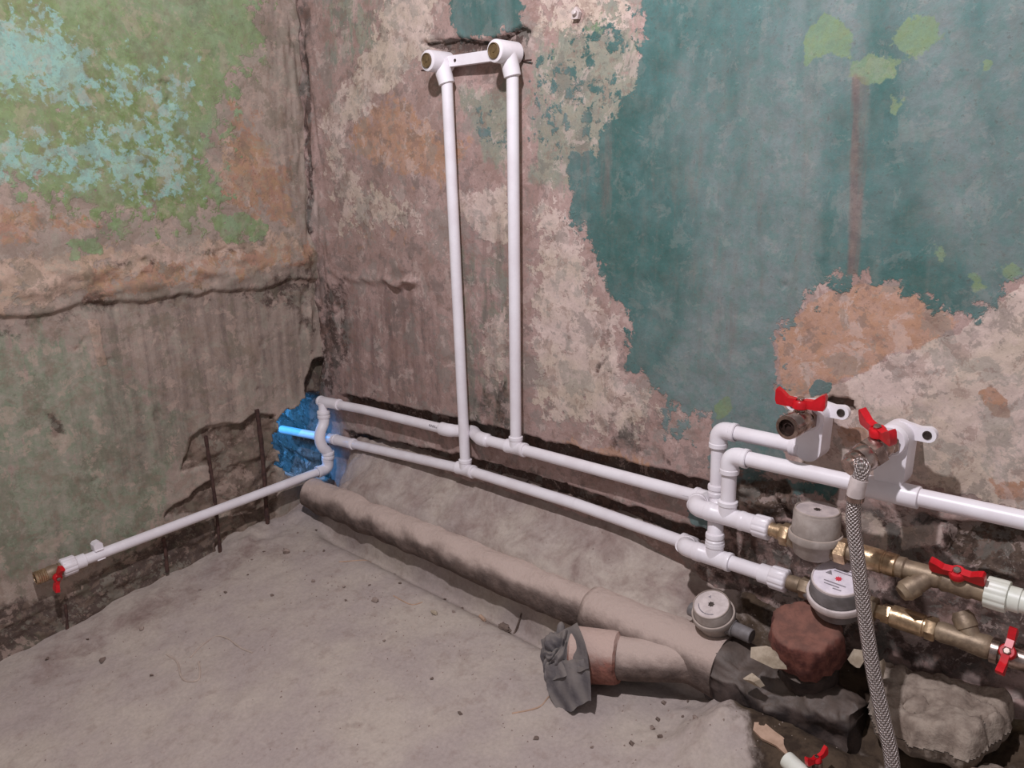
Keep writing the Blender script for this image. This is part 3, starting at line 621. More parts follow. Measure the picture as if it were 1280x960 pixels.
def union(par, p, ax, r=0.0148, l=0.034, mat='white_plastic'):
    """plastic transition union: plain neck, then a ribbed collar"""
    mb = MB(); ax = Vector(ax).normalized()
    lathe(mb, p, ax, [(0, RF - .0022), (.001, RF), (l * .42, RF), (l * .47, RF + .0006)], 24)
    rip = lambda k, i, n: 1.0 if (k in (0, 5)) else (1.0 if (i % 6) < 4 else 0.945)
    lathe(mb, Vector(p) + ax * (l * .40), ax, [(0, r - .003), (.001, r - .0008), (.0025, r), (l * .6 - .002, r + .0003), (l * .6 - .0008, r - .0008), (l * .6, r - .003)], 72, ripple=rip)
    return part(par, 'union_nut', mb, mat)
def text_mark(par, p0, ax, face, length, r=RP):
    """faint printed strip on a pipe: a few short bars hugging the surface"""
    mb = MB(); ax = Vector(ax).normalized(); f = Vector(face); f = (f - ax * ax.dot(f)).normalized(); s = ax.cross(f)
    x = 0
    while x < length:
        w = random.uniform(.002, .005)
        v = []
        for th in (-0.22, 0, 0.22):
            e = (f * math.cos(th) + s * math.sin(th)) * (r + .00025)
            v += [Vector(p0) + ax * x + e, Vector(p0) + ax * (x + w) + e]
        mb.add(v, [(0, 1, 3, 2), (2, 3, 5, 4)]); x += w + .0015
    return part(par, 'printed_mark', mb, 'dial_print', 'faint grey print')
CAMV = Vector((0.668, -0.70, 0.247))

# upper run
up = thing('water_pipe_line', 'upper white plastic pipe run along the back wall with the right-hand riser', 'water pipe', (0.62, -0.02, 0.262))
U0, U1, U2, U3 = Vector((0.012, -0.024, 0.2565)), Vector((0.17, -0.02, 0.2645)), Vector((0.6177, -0.02, 0.2755)), Vector((0.9709, -0.02, 0.2792))
du = (U3 - U1).normalized()
sleeve(up, U0, U0 + (U1 - U0).normalized() * 0.075, RF, 'end_fitting')
pipe(up, U0 + (U1 - U0) * 0.4, U1); pipe(up, U1, (0.44, -0.02, 0.2725))
mb = MB(); tube(mb, smooth_path([(0.418, -0.02, 0.272), (0.440, -0.0195, 0.2723), (0.462, -0.010, 0.2727), (0.4845, 0.002, 0.2731), (0.507, -0.010, 0.2735), (0.529, -0.0195, 0.274), (0.551, -0.02, 0.2743)], 6),
          [0.0100] + [RF] * 7 + [RF] + [0.0118] * 20 + [RF] + [RF] * 6 + [0.0100], 20); part(up, 'bypass_bend', mb, 'white_plastic')
pipe(up, (0.545, -0.02, 0.2742), U2); tee(up, U2, du, Z)
pipe(up, U2, U3)
pipe(up, U2 + Z * 0.01, (0.632, -0.024, 0.905), name='riser')
elbow(up, (1.002, -0.02, 0.2805), -X, (0, -0.055, 0.008), 0.026, 0.03)
pipe(up, U3 - du * 0.01, (1.0, -0.02, 0.2803))
pipe(up, (1.002, -0.035, 0.283), (1.002, -0.07, 0.288), name='offset_pipe')
# manifold in front of it, joined to the right-hand outlet
YA = -0.075; ZA = 0.2885
elbow(up, (1.008, YA, ZA), (-0.02, 0.055, -0.004), X, 0.026, 0.026, 0.0132)
tee(up, (1.0575, YA, ZA), X, Z, 0.026, 0.024, 0.0132)
pipe(up, (1.02, YA, ZA), (1.09, YA, ZA))
union(up, (1.0815, YA, ZA), X, 0.0150, 0.038)
pipe(up, (1.0575, YA, ZA), (1.0575, YA, 0.372), 0.0100, 'manifold_riser')
elbow(up, (1.0575, YA, 0.376), -Z, X, 0.026, 0.026, 0.0130)
ZB = 0.3775
pipe(up, (1.07, YA, 0.3762), (1.2575, YA, ZB), 0.0100); pipe(up, (1.2575, YA, ZB), (1.75, YA, 0.386), 0.0104)
mb = MB(); lathe(mb, (1.2225, YA, ZB), X, [(0, .0105), (.0006, .0128), (.002, .0132), (.066, .0132), (.068, .0128), (.069, .0105)], 28)
part(up, 'outlet_tee', mb, 'white_plastic')

# lower run
lo = thing('water_pipe_line', 'lower white plastic pipe run along the back wall with the left-hand riser', 'water pipe', (0.485, -0.02, 0.19))
L0, L1, L2, L3, L4, L5 = [Vector(p) for p in ((-0.17, -0.022, 0.152), (0.055, -0.02, 0.1726), (0.134, -0.02, 0.177), (0.485, -0.02, 0.203), (0.753, -0.02, 0.2059), (0.962, -0.02, 0.2005))]
pipe(lo, L0, L1); sleeve(lo, L1 - (L2 - L1).normalized() * 0.002, L1 + (L2 - L1).normalized() * 0.072, RF)
sleeve(lo, L0 + (L1 - L0) * 0.86, L0 + (L1 - L0) * 1.0, RF * 0.93)
pipe(lo, L1, L2); pipe(lo, L2, L3); tee(lo, L3, L4 - L3, Z)
pipe(lo, L3, L4); pipe(lo, L4, L5)
pipe(lo, L3 + Z * 0.01, (0.480, -0.024, 0.91), name='riser')
elbow(lo, (0.982, -0.02, 0.202), -X, (0, -0.055, 0.02), 0.026, 0.03)
pipe(lo, (0.982, -0.035, 0.207), (0.986, -0.07, 0.221), name='offset_pipe')
ZL = 0.2235
elbow(lo, (0.992, YA, ZL), (-0.015, 0.055, -0.016), X, 0.026, 0.026, 0.0132)
tee(lo, (1.041, YA, ZL), X, Z, 0.026, 0.024, 0.0132)
pipe(lo, (1.0, YA, ZL), (1.12, YA, ZL), 0.0102)
union(lo, (1.108, YA, ZL), X, 0.0152, 0.039)
mb = MB(); tube(mb, smooth_path([(1.041, YA, 0.240), (1.0405, YA + .001, 0.255), (1.036, -0.066, 0.272), (1.028, -0.049, 0.290), (1.0245, -0.045, 0.306), (1.024, -0.045, 0.318)], 6), 0.0108, 20); part(lo, 'bypass_bend', mb, 'white_plastic')
sleeve(lo, (1.041, YA, 0.243), (1.0405, YA, 0.260), 0.0128)
sleeve(lo, (1.0245, -0.045, 0.300), (1.024, -0.045, 0.3175), 0.0126)
pipe(lo, (1.0243, -0.045, 0.305), (1.0235, -0.045, 0.39), 0.0099, 'manifold_riser')
elbow(lo, (1.0235, -0.045, 0.3972), -Z, X, 0.026, 0.026, 0.0130)
pipe(lo, (1.035, -0.045, 0.3972), (1.142, -0.045, 0.3972), 0.0099)

# branch along the left wall
br = thing('branch_pipe', 'white plastic pipe sloping along the left wall from the corner to a red valve', 'water pipe', (0.034, -0.32, 0.07))
VX, VY = 0.037, -0.031
mb = MB(); tube(mb, [(VX - .004, VY, 0.256), (VX - .004, VY, 0.222)], 0.0100, 18); part(br, 'drop_pipe', mb, 'white_plastic')
sleeve(br, (VX - .002, VY - .001, 0.240), (VX - .002, VY - .001, 0.222), 0.0145)
mb = MB(); tube(mb, smooth_path([(VX - .001, VY - .001, 0.230), (VX, VY - .004, 0.212), (VX + .001, VY - .014, 0.196), (VX + .002, VY - .019, 0.177), (VX + .003, VY - .014, 0.158), (VX + .004, VY - .004, 0.144), (VX + .004, VY - .002, 0.130)], 6), [.0104] * 3 + [.0122] * 31 + [.0104] * 3, 20); part(br, 'bypass_bend', mb, 'white_plastic')
sleeve(br, (VX + .004, VY - .002, 0.145), (VX + .003, VY - .002, 0.127), 0.0147)
bp = [Vector((0.034, -0.0357, 0.1056)), Vector((0.031, -0.3555, 0.0844)), Vector((0.03, -0.5693, 0.0725))]
EC = Vector((VX + .002, VY - .003, 0.104)); bd = (bp[1] - EC).normalized()
elbow(br, EC, Z, bd, 0.026, 0.030, 0.0138)
pipe(br, EC + bd * 0.02, bp[1]); pipe(br, bp[1], bp[2])
bd2 = (bp[2] - bp[1]).normalized(); UP = bp[1] + bd2 * ((Vector((0.03, -0.5595, 0.0736)) - bp[1]).length)
union(br, UP, bd2, 0.0168, 0.042)
# pipe clip
CP = Vector((0.03, -0.5352, 0.0757))
mb = MB(); s_ = bd2.cross(X).normalized()
arc = [((0.0128) * math.cos(t), (0.0128) * math.sin(t)) for t in np.linspace(-2.3, 2.3, 20)] + [((0.0104) * math.cos(t), (0.0104) * math.sin(t)) for t in np.linspace(2.3, -2.3, 20)]
up_ = bd2.cross(s_).normalized(); up_ = up_ if up_.x > 0 else -up_
side = bd2.cross(up_).normalized()
v = []; f = []; n = 40
for sgn in (-0.5, 0.5):
    for (a, b_) in arc: v.append(CP + (-up_) * (-a * 0.0 + 0) + side * b_ + up_ * (-a) + bd2 * (0.014 * sgn))
for i in range(n):
    j = (i + 1) % n; f.append((i, j, n + j, n + i))
for i in range(19):
    f.append((i, i + 1, 38 - i, 39 - i)); f.append((n + i, n + 39 - i, n + 38 - i, n + i + 1))
mb.add(v, f)
if side.z < 0: side = -side
prism(mb, [(-.008, -.006), (.008, -.006), (.008, .006), (.004, .010), (-.004, .010), (-.008, .006)], CP + side * 0.014 - up_ * 0.003, bd2, side, up_, 0.018)
part(br, 'pipe_clip', mb, 'white_plastic')

# ------------------------------------------------------------------ taps and valves
def butterfly(par, o, stem, wing, s=1.0, lift=0.35):
    """red two-winged handle; stem = axis it turns on, wing = direction of its wings"""
    st, wg = Vector(stem).normalized(), Vector(wing).normalized(); wg = (wg - st * st.dot(wg)).normalized(); th = st.cross(wg)
    mb = MB(); lathe(mb, Vector(o) - st * .002 * s, st, [(0, .0075 * s), (.001 * s, .0085 * s), (.007 * s, .0085 * s), (.009 * s, .007 * s)], 20)
    for sg in (-1, 1):
        out = [(.004, -.003), (.010, -.0045), (.017, -.006), (.0245, -.007), (.0262, -.003), (.0262, .008), (.0245, .011), (.019, .0085), (.013, .0045), (.004, .0055)]
        prism(mb, [(a * s, (b + lift * max(0, a - .006) * .6) * s) for a, b in out], Vector(o) + st * .003 * s, wg * sg, st, th, .0075 * s)
    h = part(par, 'handle', mb, 'red_plastic', 'red butterfly handle')
    mb = MB(); lathe(mb, Vector(o) + st * .006 * s, st, [(0, .0042 * s), (.0035 * s, .0042 * s), (.0045 * s, .003 * s)], 6)
    part(h, 'screw', mb, 'nickel')
    return h
def hexp(k, i, n): return 1.0
def small_valve(name, label, o, ax, stem, wing, mouth=True, mat='nickel', s=1.0):
    """mini ball valve: o = where it leaves the wall outlet, ax = direction of flow"""
    o, ax = Vector(o), Vector(ax).normalized(); st = Vector(stem); st = (st - ax * ax.dot(st)).normalized()
    t = thing(name, label, 'valve', o); sc = lambda P: [(a_ * s, b_ * s) for a_, b_ in P]
    mb = MB()
    lathe(mb, o, ax, sc([(0, .0125), (.006, .0125)]), 6, ref=st)
    lathe(mb, o, ax, sc([(.005, .0105), (.010, .0125), (.022, .0125), (.026, .0105)]), 24)
    lathe(mb, o + ax * .016 * s, st, sc([(0, .007), (.0125, .007), (.0125, .005), (.017, .005)]), 16)
    part(t, 'body', mb, mat)
    if mouth:
        mb = MB(); prof = [(.024, .0115)]
        for k in range(5): prof += [(.0255 + k * .0028, .0132), (.0268 + k * .0028, .0124)]
        prof += [(.0400, .0128), (.0404, .0092), (.034, .0090)]
        lathe(mb, o, ax, sc(prof), 28, cap=False); part(t, 'threaded_spout', mb, mat)
        mb = MB(); lathe(mb, o + ax * .033 * s, ax, sc([(0, .0091), (.002, .0091)]), 20); lathe(mb, o + ax * .035 * s, ax, sc([(0, .0095), (.0025, .0045)]), 6, cap=False)
        part(t, 'bore', mb, 'dark_bore')
    butterfly(t, o + (ax * .016 + st * .0175) * s, st, wing, s)
    return t
def wall_outlet(name, label, c, zlow, ymid, ears):
    """white wall outlet with screw ears: c = centre of its boss on the wall side"""
    cx, cz = c; t = part_root = thing(name, label, 'pipe fitting', (cx, 0.0, zlow))
    mb = MB()
    # flat-sided body coming up from the pipe, rounded at the foot
    out = [(-.0165, .024), (-.0165, zlow - cz + .020)] + [(-.0165 + .0165 * (1 - math.cos(a)), zlow - cz + .0165 - .0165 * math.sin(a) + .002) for a in np.linspace(0.1, math.pi / 2, 6)] + \
          [(.0165 - .0165 * (1 - math.cos(a)), zlow - cz + .0165 - .0165 * math.sin(a) + .002) for a in np.linspace(math.pi / 2, 0.1, 6)][1:] + [(.0165, zlow - cz + .020), (.0165, .024)]
    out = out[1:-1] + [(.0178 * math.cos(a), .0178 * math.sin(a)) for a in np.linspace(0.0, math.pi, 13)]
    prism(mb, out, (cx, ymid, cz), X, Z, Y, 0.030)
    lathe(mb, (cx, ymid + .012, cz), -Y, [(0, .0150), (.002, .0176), (.032, .0176), (.0345, .0160)], 32)
    lathe(mb, (cx, 0.004, cz - .010), -Y, [(0, .008), (-ymid, .008)], 16)
    part(t, 'body', mb, 'white_plastic', angle=50)
    for sg in ears:
        mb = MB(); L_ = 0.040
        o2 = [(0, -.0085), (L_ * .55, -.0075)] + [(L_ - .009 + .009 * math.cos(a), .0088 * math.sin(a) + .001) for a in np.linspace(-1.45, 1.45, 10)] + [(L_ * .55, .0085), (0, .0125)]
        prism(mb, o2, (cx, ymid + .008, cz + .006), X * sg, Z, Y, 0.008)
        e = part(t, 'screw_ear', mb, 'white_plastic')
        mb = MB(); lathe(mb, (cx + sg * (L_ - .0095), ymid + .0045, cz + .007), -Y, [(0, .0050), (.0014, .0050), (.0014, .0034), (.0006, .0030)], 16)
        part(e, 'screw', mb, 'screw_metal')
    return t
oa = wall_outlet('wall_outlet', 'white wall outlet fitting holding the spouted tap beside the teal paint', (1.152, 0.4415), 0.3815, -0.042, (1, -1))
sleeve(lo, (1.126, -0.045, 0.3972), (1.1395, -0.045, 0.3972), 0.0136, 'socket_collar')
ob = wall_outlet('wall_outlet', 'white wall outlet fitting holding the tap with the braided hose', (1.2575, 0.4405), 0.3790, -0.066, (1,))
va = small_valve('outlet_tap', 'open-mouthed metal tap with red wings spread sideways', (1.152, -0.063, 0.4415), (-.12, -1, -.05), (0, -.25, 1), (1, 0.1, 0.0), s=1.14)
vb = small_valve('outlet_tap', 'metal tap with a red handle that feeds the braided hose', (1.2575, -0.087, 0.4405), (-.34, -.86, -.30), (0, -.25, 1), (0.75, -0.6, 0.0), mouth=False, s=1.1)

# braided hose hanging from that tap
ho = thing('braided_hose', 'steel braided flexible hose hanging from the tap down past the meters', 'hose', (1.29, -0.19, 0.02))
HP = smooth_path([(1.2470, -0.1135, 0.4312), (1.2400, -0.1315, 0.4235), (1.25, -0.144, 0.4239), (1.247, -0.148, 0.3987), (1.245, -0.144, 0.3611), (1.253, -0.142, 0.3145), (1.268, -0.148, 0.2535), (1.286, -0.158, 0.1957), (1.305, -0.17, 0.1503), (1.323, -0.182, 0.1011), (1.335, -0.215, 0.028)], 14)
def hose_mesh(P, r, name, mat, par, n=20):
    v = []; f = []; uvs = []; u = None; s = 0
    for k, p in enumerate(P):
        t = (P[min(k + 1, len(P) - 1)] - P[max(k - 1, 0)]).normalized()
        u = t.orthogonal().normalized() if u is None else (u - t * t.dot(u)).normalized(); w = t.cross(u)
        if k: s += (p - P[k - 1]).length
        for i in range(n + 1):
            th = 2 * math.pi * i / n; v.append(p + (u * math.cos(th) + w * math.sin(th)) * r); uvs.append((i / n, s / 0.0048))
    for k in range(len(P) - 1):
        for i in range(n): a = k * (n + 1) + i; f.append((a, a + 1, a + n + 2, a + n + 1))
    base = LOC[par.name]; me = bpy.data.meshes.new(name); me.from_pydata([tuple(p - base) for p in v], [], f)
    ul = me.uv_layers.new(name='braid')
    for lp in me.loops: ul.data[lp.index].uv = uvs[lp.vertex_index]
    me.polygons.foreach_set('use_smooth', [True] * len(me.polygons)); me.materials.append(MATS[mat]); me.update()
    o = bpy.data.objects.new(name, me); COL.objects.link(o); o.parent = par; LOC[o.name] = base; return o
hose_mesh(HP, 0.0080, 'braided_sleeve', 'steel_braid', ho)
d0 = (HP[6] - HP[0]).normalized()
mb = MB(); lathe(mb, HP[0] - d0 * .008, d0, [(0, .0170), (.001, .0185), (.013, .0185), (.014, .0170)], 6)
lathe(mb, HP[0] + d0 * .004, d0, [(0, .0155), (.004, .0165), (.013, .0155), (.014, .0125), (.017, .0125), (.0175, .0140), (.022, .0140), (.023, .0105), (.029, .0105)], 28)
part(ho, 'coupling_nut', mb, 'nickel')
mb = MB(); k0 = 40; tube(mb, HP[k0 - 4:k0 + 6], 0.0094, 20); part(ho, 'plastic_band', mb, 'meter_dial_dirty', 'pale plastic band')
mb = MB(); tube(mb, HP[k0 + 5:k0 + 8], 0.0096, 20); part(ho, 'ferrule', mb, 'nickel')

# valve on the end of the left branch
lv0 = UP + bd2 * 0.040
lv = thing('end_valve', 'small brass valve with red wings on the far left pipe end', 'valve', lv0)
mb = MB(); lathe(mb, lv0, bd2, [(0, .0120), (.006, .0120), (.006, .0105), (.012, .0125), (.022, .0130), (.028, .0110)], 24); part(lv, 'body', mb, 'brass_dusty')
mb = MB(); prof = [(.026, .0105)]
for k in range(5): prof += [(.028 + k * .0034, .0126), (.0296 + k * .0034, .0117)]
prof += [(.0455, .0122), (.0456, .0088), (.039, .0086)]
lathe(mb, lv0, bd2, prof, 26, cap=False); part(lv, 'threaded_spout', mb, 'brass')
mb = MB(); lathe(mb, lv0 + bd2 * .038, bd2, [(0, .0087), (.001, .0087)], 18); part(lv, 'bore', mb, 'dark_bore')
stm = Vector((0.86, -0.25, -0.25)); stm = (stm - bd2 * bd2.dot(stm)).normalized()
mb = MB(); lathe(mb, lv0 + bd2 * .015, stm, [(0, .007), (.014, .007), (.014, .005), (.018, .005)], 14); part(lv, 'stem', mb, 'brass')
butterfly(lv, lv0 + bd2 * .015 + stm * .017, stm, (0.1, 0.25, 1.0), 0.92)

# mixer bracket at the top of the risers
mk = thing('mixer_bracket', 'white double elbow bracket for a mixer at the top of the risers', 'pipe fitting', (0.55, 0.0, 0.90))
BL, BR = Vector((0.468, -0.03, 0.928)), Vector((0.624, -0.03, 0.925))
ez = (BR - BL).normalized()
mb = MB(); prism(mb, [(0, -.0085), (BR.x - BL.x, -.0085), (BR.x - BL.x, .0085), (0, .0085)], BL + Vector((0, 0.014, 0)), ez, Z, Y, 0.012); pl = part(mk, 'plate', mb, 'white_plastic')
mb = MB(); lathe(mb, BL + ez * 0.032 + Vector((0, 0.0085, 0)), -Y, [(0, .0028), (.0009, .0028)], 14); part(pl, 'screw_hole', mb, 'dark_bore', 'dark screw hole')
for c, top in ((BL, (0.480, -0.024)), (BR, (0.632, -0.024))):
    mb = MB()
    lathe(mb, (c.x, -0.006, c.z), -Y, [(0, .0150), (.002, .0172), (.046, .0172), (.0485, .0165), (.0495, .0140)], 32)
    q0 = Vector((c.x + (top[0] - c.x) * .25, -0.028, c.z)); q1 = Vector((top[0], top[1], c.z - 0.036))
    dd = (q1 - q0); l = dd.length
    lathe(mb, q0, dd, [(0, .0150), (l * .6, .0140), (l - .006, .0136), (l - .001, .0136), (l, .0115)], 28)
    e = part(mk, 'elbow', mb, 'white_plastic')
    mb = MB(); lathe(mb, (c.x, -0.055, c.z), -Y, [(0, .0118), (.003, .0118), (.0036, .0108), (.0018, .0095), (.0020, .0030), (.0032, .0024)], 28); part(e, 'threaded_plug', mb, 'bronze_plug', 'dull bronze plug')

# ------------------------------------------------------------------ water meters
def meter(name, label, mtx, face, body, ring, deep=0.056, rb=0.0295, tails=(0.03, 0.03), tail_mat='brass_dusty', star=True, hole=False):
    """mtx: origin at the pipe axis below the dial, +z through the dial, +x along the pipe"""
    T = lambda p: mtx @ Vector(p); ax = (mtx.to_3x3() @ Z).normalized(); px = (mtx.to_3x3() @ X).normalized(); o = T((0, 0, 0))
    t = thing(name, label, 'water meter', T((0, 0, -0.018)))
    zb = deep - 0.018
    mb = MB(); lathe(mb, o, ax, [(-.018, rb * .70), (-.014, rb * .86), (0.004, rb * .98), (0.006, rb * 1.02), (zb * .62, rb * 1.0), (zb * .66, rb * .985), (zb - .002, rb * .98), (zb, rb * .95)], 40); part(t, 'body', mb, body)
    mb = MB(); lathe(mb, o, ax, [(.004, rb * 1.03), (.0045, rb * 1.11), (.0062, rb * 1.13), (.0125, rb * 1.13), (.0140, rb * 1.11), (.0142, rb * 1.03)], 40, cap=False); part(t, 'clamp_ring', mb, ring)
    mb = MB(); lathe(mb, o, ax, [(zb - .0015, rb * .95), (zb, rb * .95), (zb + .0024, rb * .93), (zb + .0028, rb * .89), (zb + .0012, rb * .875)], 44, cap=False); part(t, 'rim', mb, ring if star else body)
    mb = MB(); lathe(mb, o, ax, [(zb - .001, rb * .88), (zb + .0014, rb * .88)], 44); fc = part(t, 'dial', mb, face)
    e1, e2 = px, ax.cross(px); top = o + ax * (zb + .0018)
    if star:
        mb = MB(); st_ = [((.0042 if k % 2 else .0026) * math.cos(k * math.pi / 8), (.0042 if k % 2 else .0026) * math.sin(k * math.pi / 8)) for k in range(16)]
        prism(mb, st_, top + e1 * .001 - e2 * .001, e1, e2, ax, .0010); part(fc, 'star_wheel', mb, 'dial_red', 'red star wheel')
        mb = MB(); prism(mb, [(-.004, -.003), (.004, -.003), (.0, .004)], top - e1 * .012 + e2 * .005, e1, e2, ax, .0006)
        for (a, b_, w) in ((-.002, .014, .018), (.002, .0105, .022), (0.006, .016, .010), (0, -.010, .026), (-.002, -.0145, .018), (.006, -.0185, .010)):
            prism(mb, [(-w / 2, -.0006), (w / 2, -.0006), (w / 2, .0006), (-w / 2, .0006)], top + e1 * a + e2 * b_, e1, e2, ax, .0005)
        part(fc, 'printed_lines', mb, 'dial_print', 'grey printed lines')
    else:
        mb = MB(); st_ = [((.0045 if k % 2 else .0032) * math.cos(k * math.pi / 7), (.0045 if k % 2 else .0032) * math.sin(k * math.pi / 7)) for k in range(14)]
        prism(mb, st_, top, e1, e2, ax, .0008); part(fc, 'star_wheel', mb, 'screw_metal', 'dark star wheel')
        if hole:
            mb = MB()
            for k in range(7):
                a = -2.6 + k * 0.27; w = .004
                prism(mb, [(-w / 2, -.0007), (w / 2, -.0007), (w / 2, .0007), (-w / 2, .0007)], top + e1 * .017 * math.cos(a) + e2 * .017 * math.sin(a), (-e1 * math.sin(a) + e2 * math.cos(a)), (e1 * math.cos(a) + e2 * math.sin(a)), ax, .0005)
            prism(mb, [(-.002, -.002), (.002, -.002), (.0, .002)], top - e1 * .008 + e2 * .011, e1, e2, ax, .0005)
            part(fc, 'printed_lines', mb, 'dial_print', 'grey printed marks')
    for sg, l in ((-1, tails[0]), (1, tails[1])):
        mb = MB(); lathe(mb, o + px * (sg * rb * .6) - ax * .004, px * sg, [(0, .0125), (rb * .55, .0115), (rb * .55, .0100), (l + rb * .4 - .001, .0100), (l + rb * .4, .0092)], 22)
        part(t, 'tail_pipe', mb, tail_mat)
    return t
def mtx(o, up_, along):
    z = Vector(up_).normalized(); x = Vector(along); x = (x - z * z.dot(x)).normalized(); y = z.cross(x)
    return Matrix(((x.x, y.x, z.x, o[0]), (x.y, y.y, z.y, o[1]), (x.z, y.z, z.z, o[2]), (0, 0, 0, 1)))
mA = meter('water_meter', 'upper dust-grey water meter with a flat upright cap', mtx((1.1775, YA, ZA), (0, 0, 1), X), 'meter_glass_dusty', 'grey_meter_plastic', 'grey_meter_plastic', 0.060, 0.0285, (.012, .012), 'brass_dusty', star=False)
mB = meter('water_meter', 'water meter with a clean white dial and red star wheel behind the hose', mtx((1.2125, YA - .003, ZL), (0.05, -.30, .95), X), 'meter_dial_white', 'meter_grey_dark', 'meter_dial_dirty', 0.052, 0.0325, (.008, .010), 'meter_grey_dark')
mC = meter('water_meter', 'disconnected grey water meter lying tilted on the rubble bank', mtx((1.050, -0.083, 0.137), (0.02, -.42, .90), (1, 0.0, -.12)), 'meter_dial_dirty', 'grey_meter_plastic', 'grey_meter_plastic', 0.046, 0.0265, (.014, .030), 'meter_grey_dark', star=False, hole=True)

# ------------------------------------------------------------------ brass supply lines (right)
def hexnut(par, p, ax, r, l, mat, name='nut'):
    mb = MB(); lathe(mb, p, ax, [(0, r * .93), (.0012, r), (l - .0012, r), (l, r * .93)], 6, ref=(0, -.5, 1)); return part(par, name, mb, mat)
def turned(par, p, ax, prof, mat, name='body', n=24):
    mb = MB(); lathe(mb, p, ax, prof, n); return part(par, name, mb, mat)
sa_ = thing('supply_line', 'upper brass supply line with strainer, red lever and white union', 'pipe fitting', (1.30, YA, ZA - .012))
turned(sa_, (1.118, YA, ZA), X, [(0, .0092), (.010, .0092), (.010, .0105), (.020, .0105)], 'brass', 'adapter')
hexnut(sa_, (1.1345, YA, ZA - .001), X, .0148, .012, 'brass')
hexnut(sa_, (1.2045, YA, ZA - .001), X, .0160, .014, 'brass')
turned(sa_, (1.2185, YA, ZA), X, [(0, .0100), (.012, .0100)], 'brass_dusty', 'neck')
turned(sa_, (1.2290, YA, ZA), X, [(0, .0115), (.002, .0140), (.030, .0140), (.031, .0128), (.0325, .0128), (.0335, .0138), (.045, .0138), (.047, .0115)], 'brass', 'check_valve')
turned(sa_, (1.2750, YA, ZA), X, [(0, .0120), (.008, .0128), (.010, .0110), (.030, .0115), (.042, .0125), (.048, .0105)], 'brass_dusty', 'strainer_body')
mb = MB(); sd = Vector((-.50, -.62, -.42)).normalized(); lathe(mb, (1.312, YA, ZA), sd, [(0, .0100), (.022, .0105), (.022, .0122), (.034, .0122), (.036, .0105), (.040, .0085)], 20); part(sa_, 'strainer_plug', mb, 'brass_dusty')
turned(sa_, (1.3215, YA, ZA), X, [(0, .0110), (.004, .0135), (.010, .0120), (.022, .0130), (.030, .0135), (.034, .0115), (.046, .0115)], 'brass_dusty', 'ball_valve')
stA = Vector((0, -.55, .83)).normalized()
mb = MB(); lathe(mb, (1.340, YA, ZA), stA, [(0, .007), (.016, .007), (.016, .005), (.019, .005)], 14); part(sa_, 'stem', mb, 'brass')
butterfly(sa_, Vector((1.340, YA, ZA)) + stA * .0185, stA, (1, 0, -.02), 1.05, 0.1)
mb = MB(); rip = lambda k, i, n: 1.0 if (i % 6) < 4 or k in (0, 4) else 0.95
lathe(mb, (1.3665, YA, ZA + .001), X, [(0, .013), (.001, .0172), (.018, .0176), (.0215, .0172), (.022, .0135)], 72, ripple=rip)
lathe(mb, (1.3875, YA, ZA + .001), X, [(0, .0135), (.012, .0135), (.013, .0115)], 24); part(sa_, 'union_nut', mb, 'white_pipe_old', 'white ribbed union')
pipe(sa_, (1.395, YA, ZA + .001), (1.75, YA, ZA + .006), 0.0120, 'pipe', 'white_pipe_old')

sb_ = thing('supply_line', 'lower brass supply line with shiny check valve and red lever across the pipe', 'pipe fitting', (1.33, YA, ZL - .012))
turned(sb_, (1.147, YA, ZL), X, [(0, .0090), (.004, .0102), (.016, .0102), (.017, .0092), (.024, .0092)], 'brass_dusty', 'adapter')
hexnut(sb_, (1.1645, YA, ZL), X, .0140, .013, 'brass_dusty')
hexnut(sb_, (1.2440, YA, ZL + .001), X, .0148, .014, 'brass_dusty')
turned(sb_, (1.2580, YA, ZL + .001), X, [(0, .0095), (.007, .0095), (.007, .0118), (.016, .0118), (.017, .0100)], 'brass', 'neck', 6)
turned(sb_, (1.2745, YA, ZL + .001), X, [(0, .0105), (.001, .0132), (.036, .0132), (.037, .0118), (.0385, .0118)], 'brass', 'check_valve')
hexnut(sb_, (1.3130, YA, ZL + .001), X, .0138, .011, 'brass')
turned(sb_, (1.3240, YA, ZL + .001), X, [(0, .0105), (.006, .0120), (.022, .0110), (.038, .0125), (.052, .0135), (.056, .0110)], 'brass_dusty', 'strainer_body')
mb = MB(); sd = Vector((-.50, .25, .70)).normalized(); lathe(mb, (1.363, YA, ZL), sd, [(0, .0100), (.018, .0105), (.018, .0120), (.030, .0120), (.032, .0105), (.036, .0085)], 20); part(sb_, 'strainer_plug', mb, 'brass_dusty')
turned(sb_, (1.378, YA, ZL), X, [(0, .0110), (.002, .0142), (.009, .0142), (.011, .0118), (.024, .0130), (.034, .0120), (.044, .0128), (.06, .0128)], 'nickel', 'ball_valve')
stB = Vector((0, -.80, .60)).normalized()
mb = MB(); lathe(mb, (1.397, YA, ZL), stB, [(0, .007), (.016, .007), (.016, .005), (.019, .005)], 14); part(sb_, 'stem', mb, 'brass')
butterfly(sb_, Vector((1.397, YA, ZL)) + stB * .0185, stB, (0.05, .6, .8), 0.98, 0.1)
pipe(sb_, (1.43, YA, ZL), (1.75, YA, ZL), 0.0120, 'pipe', 'white_pipe_old')

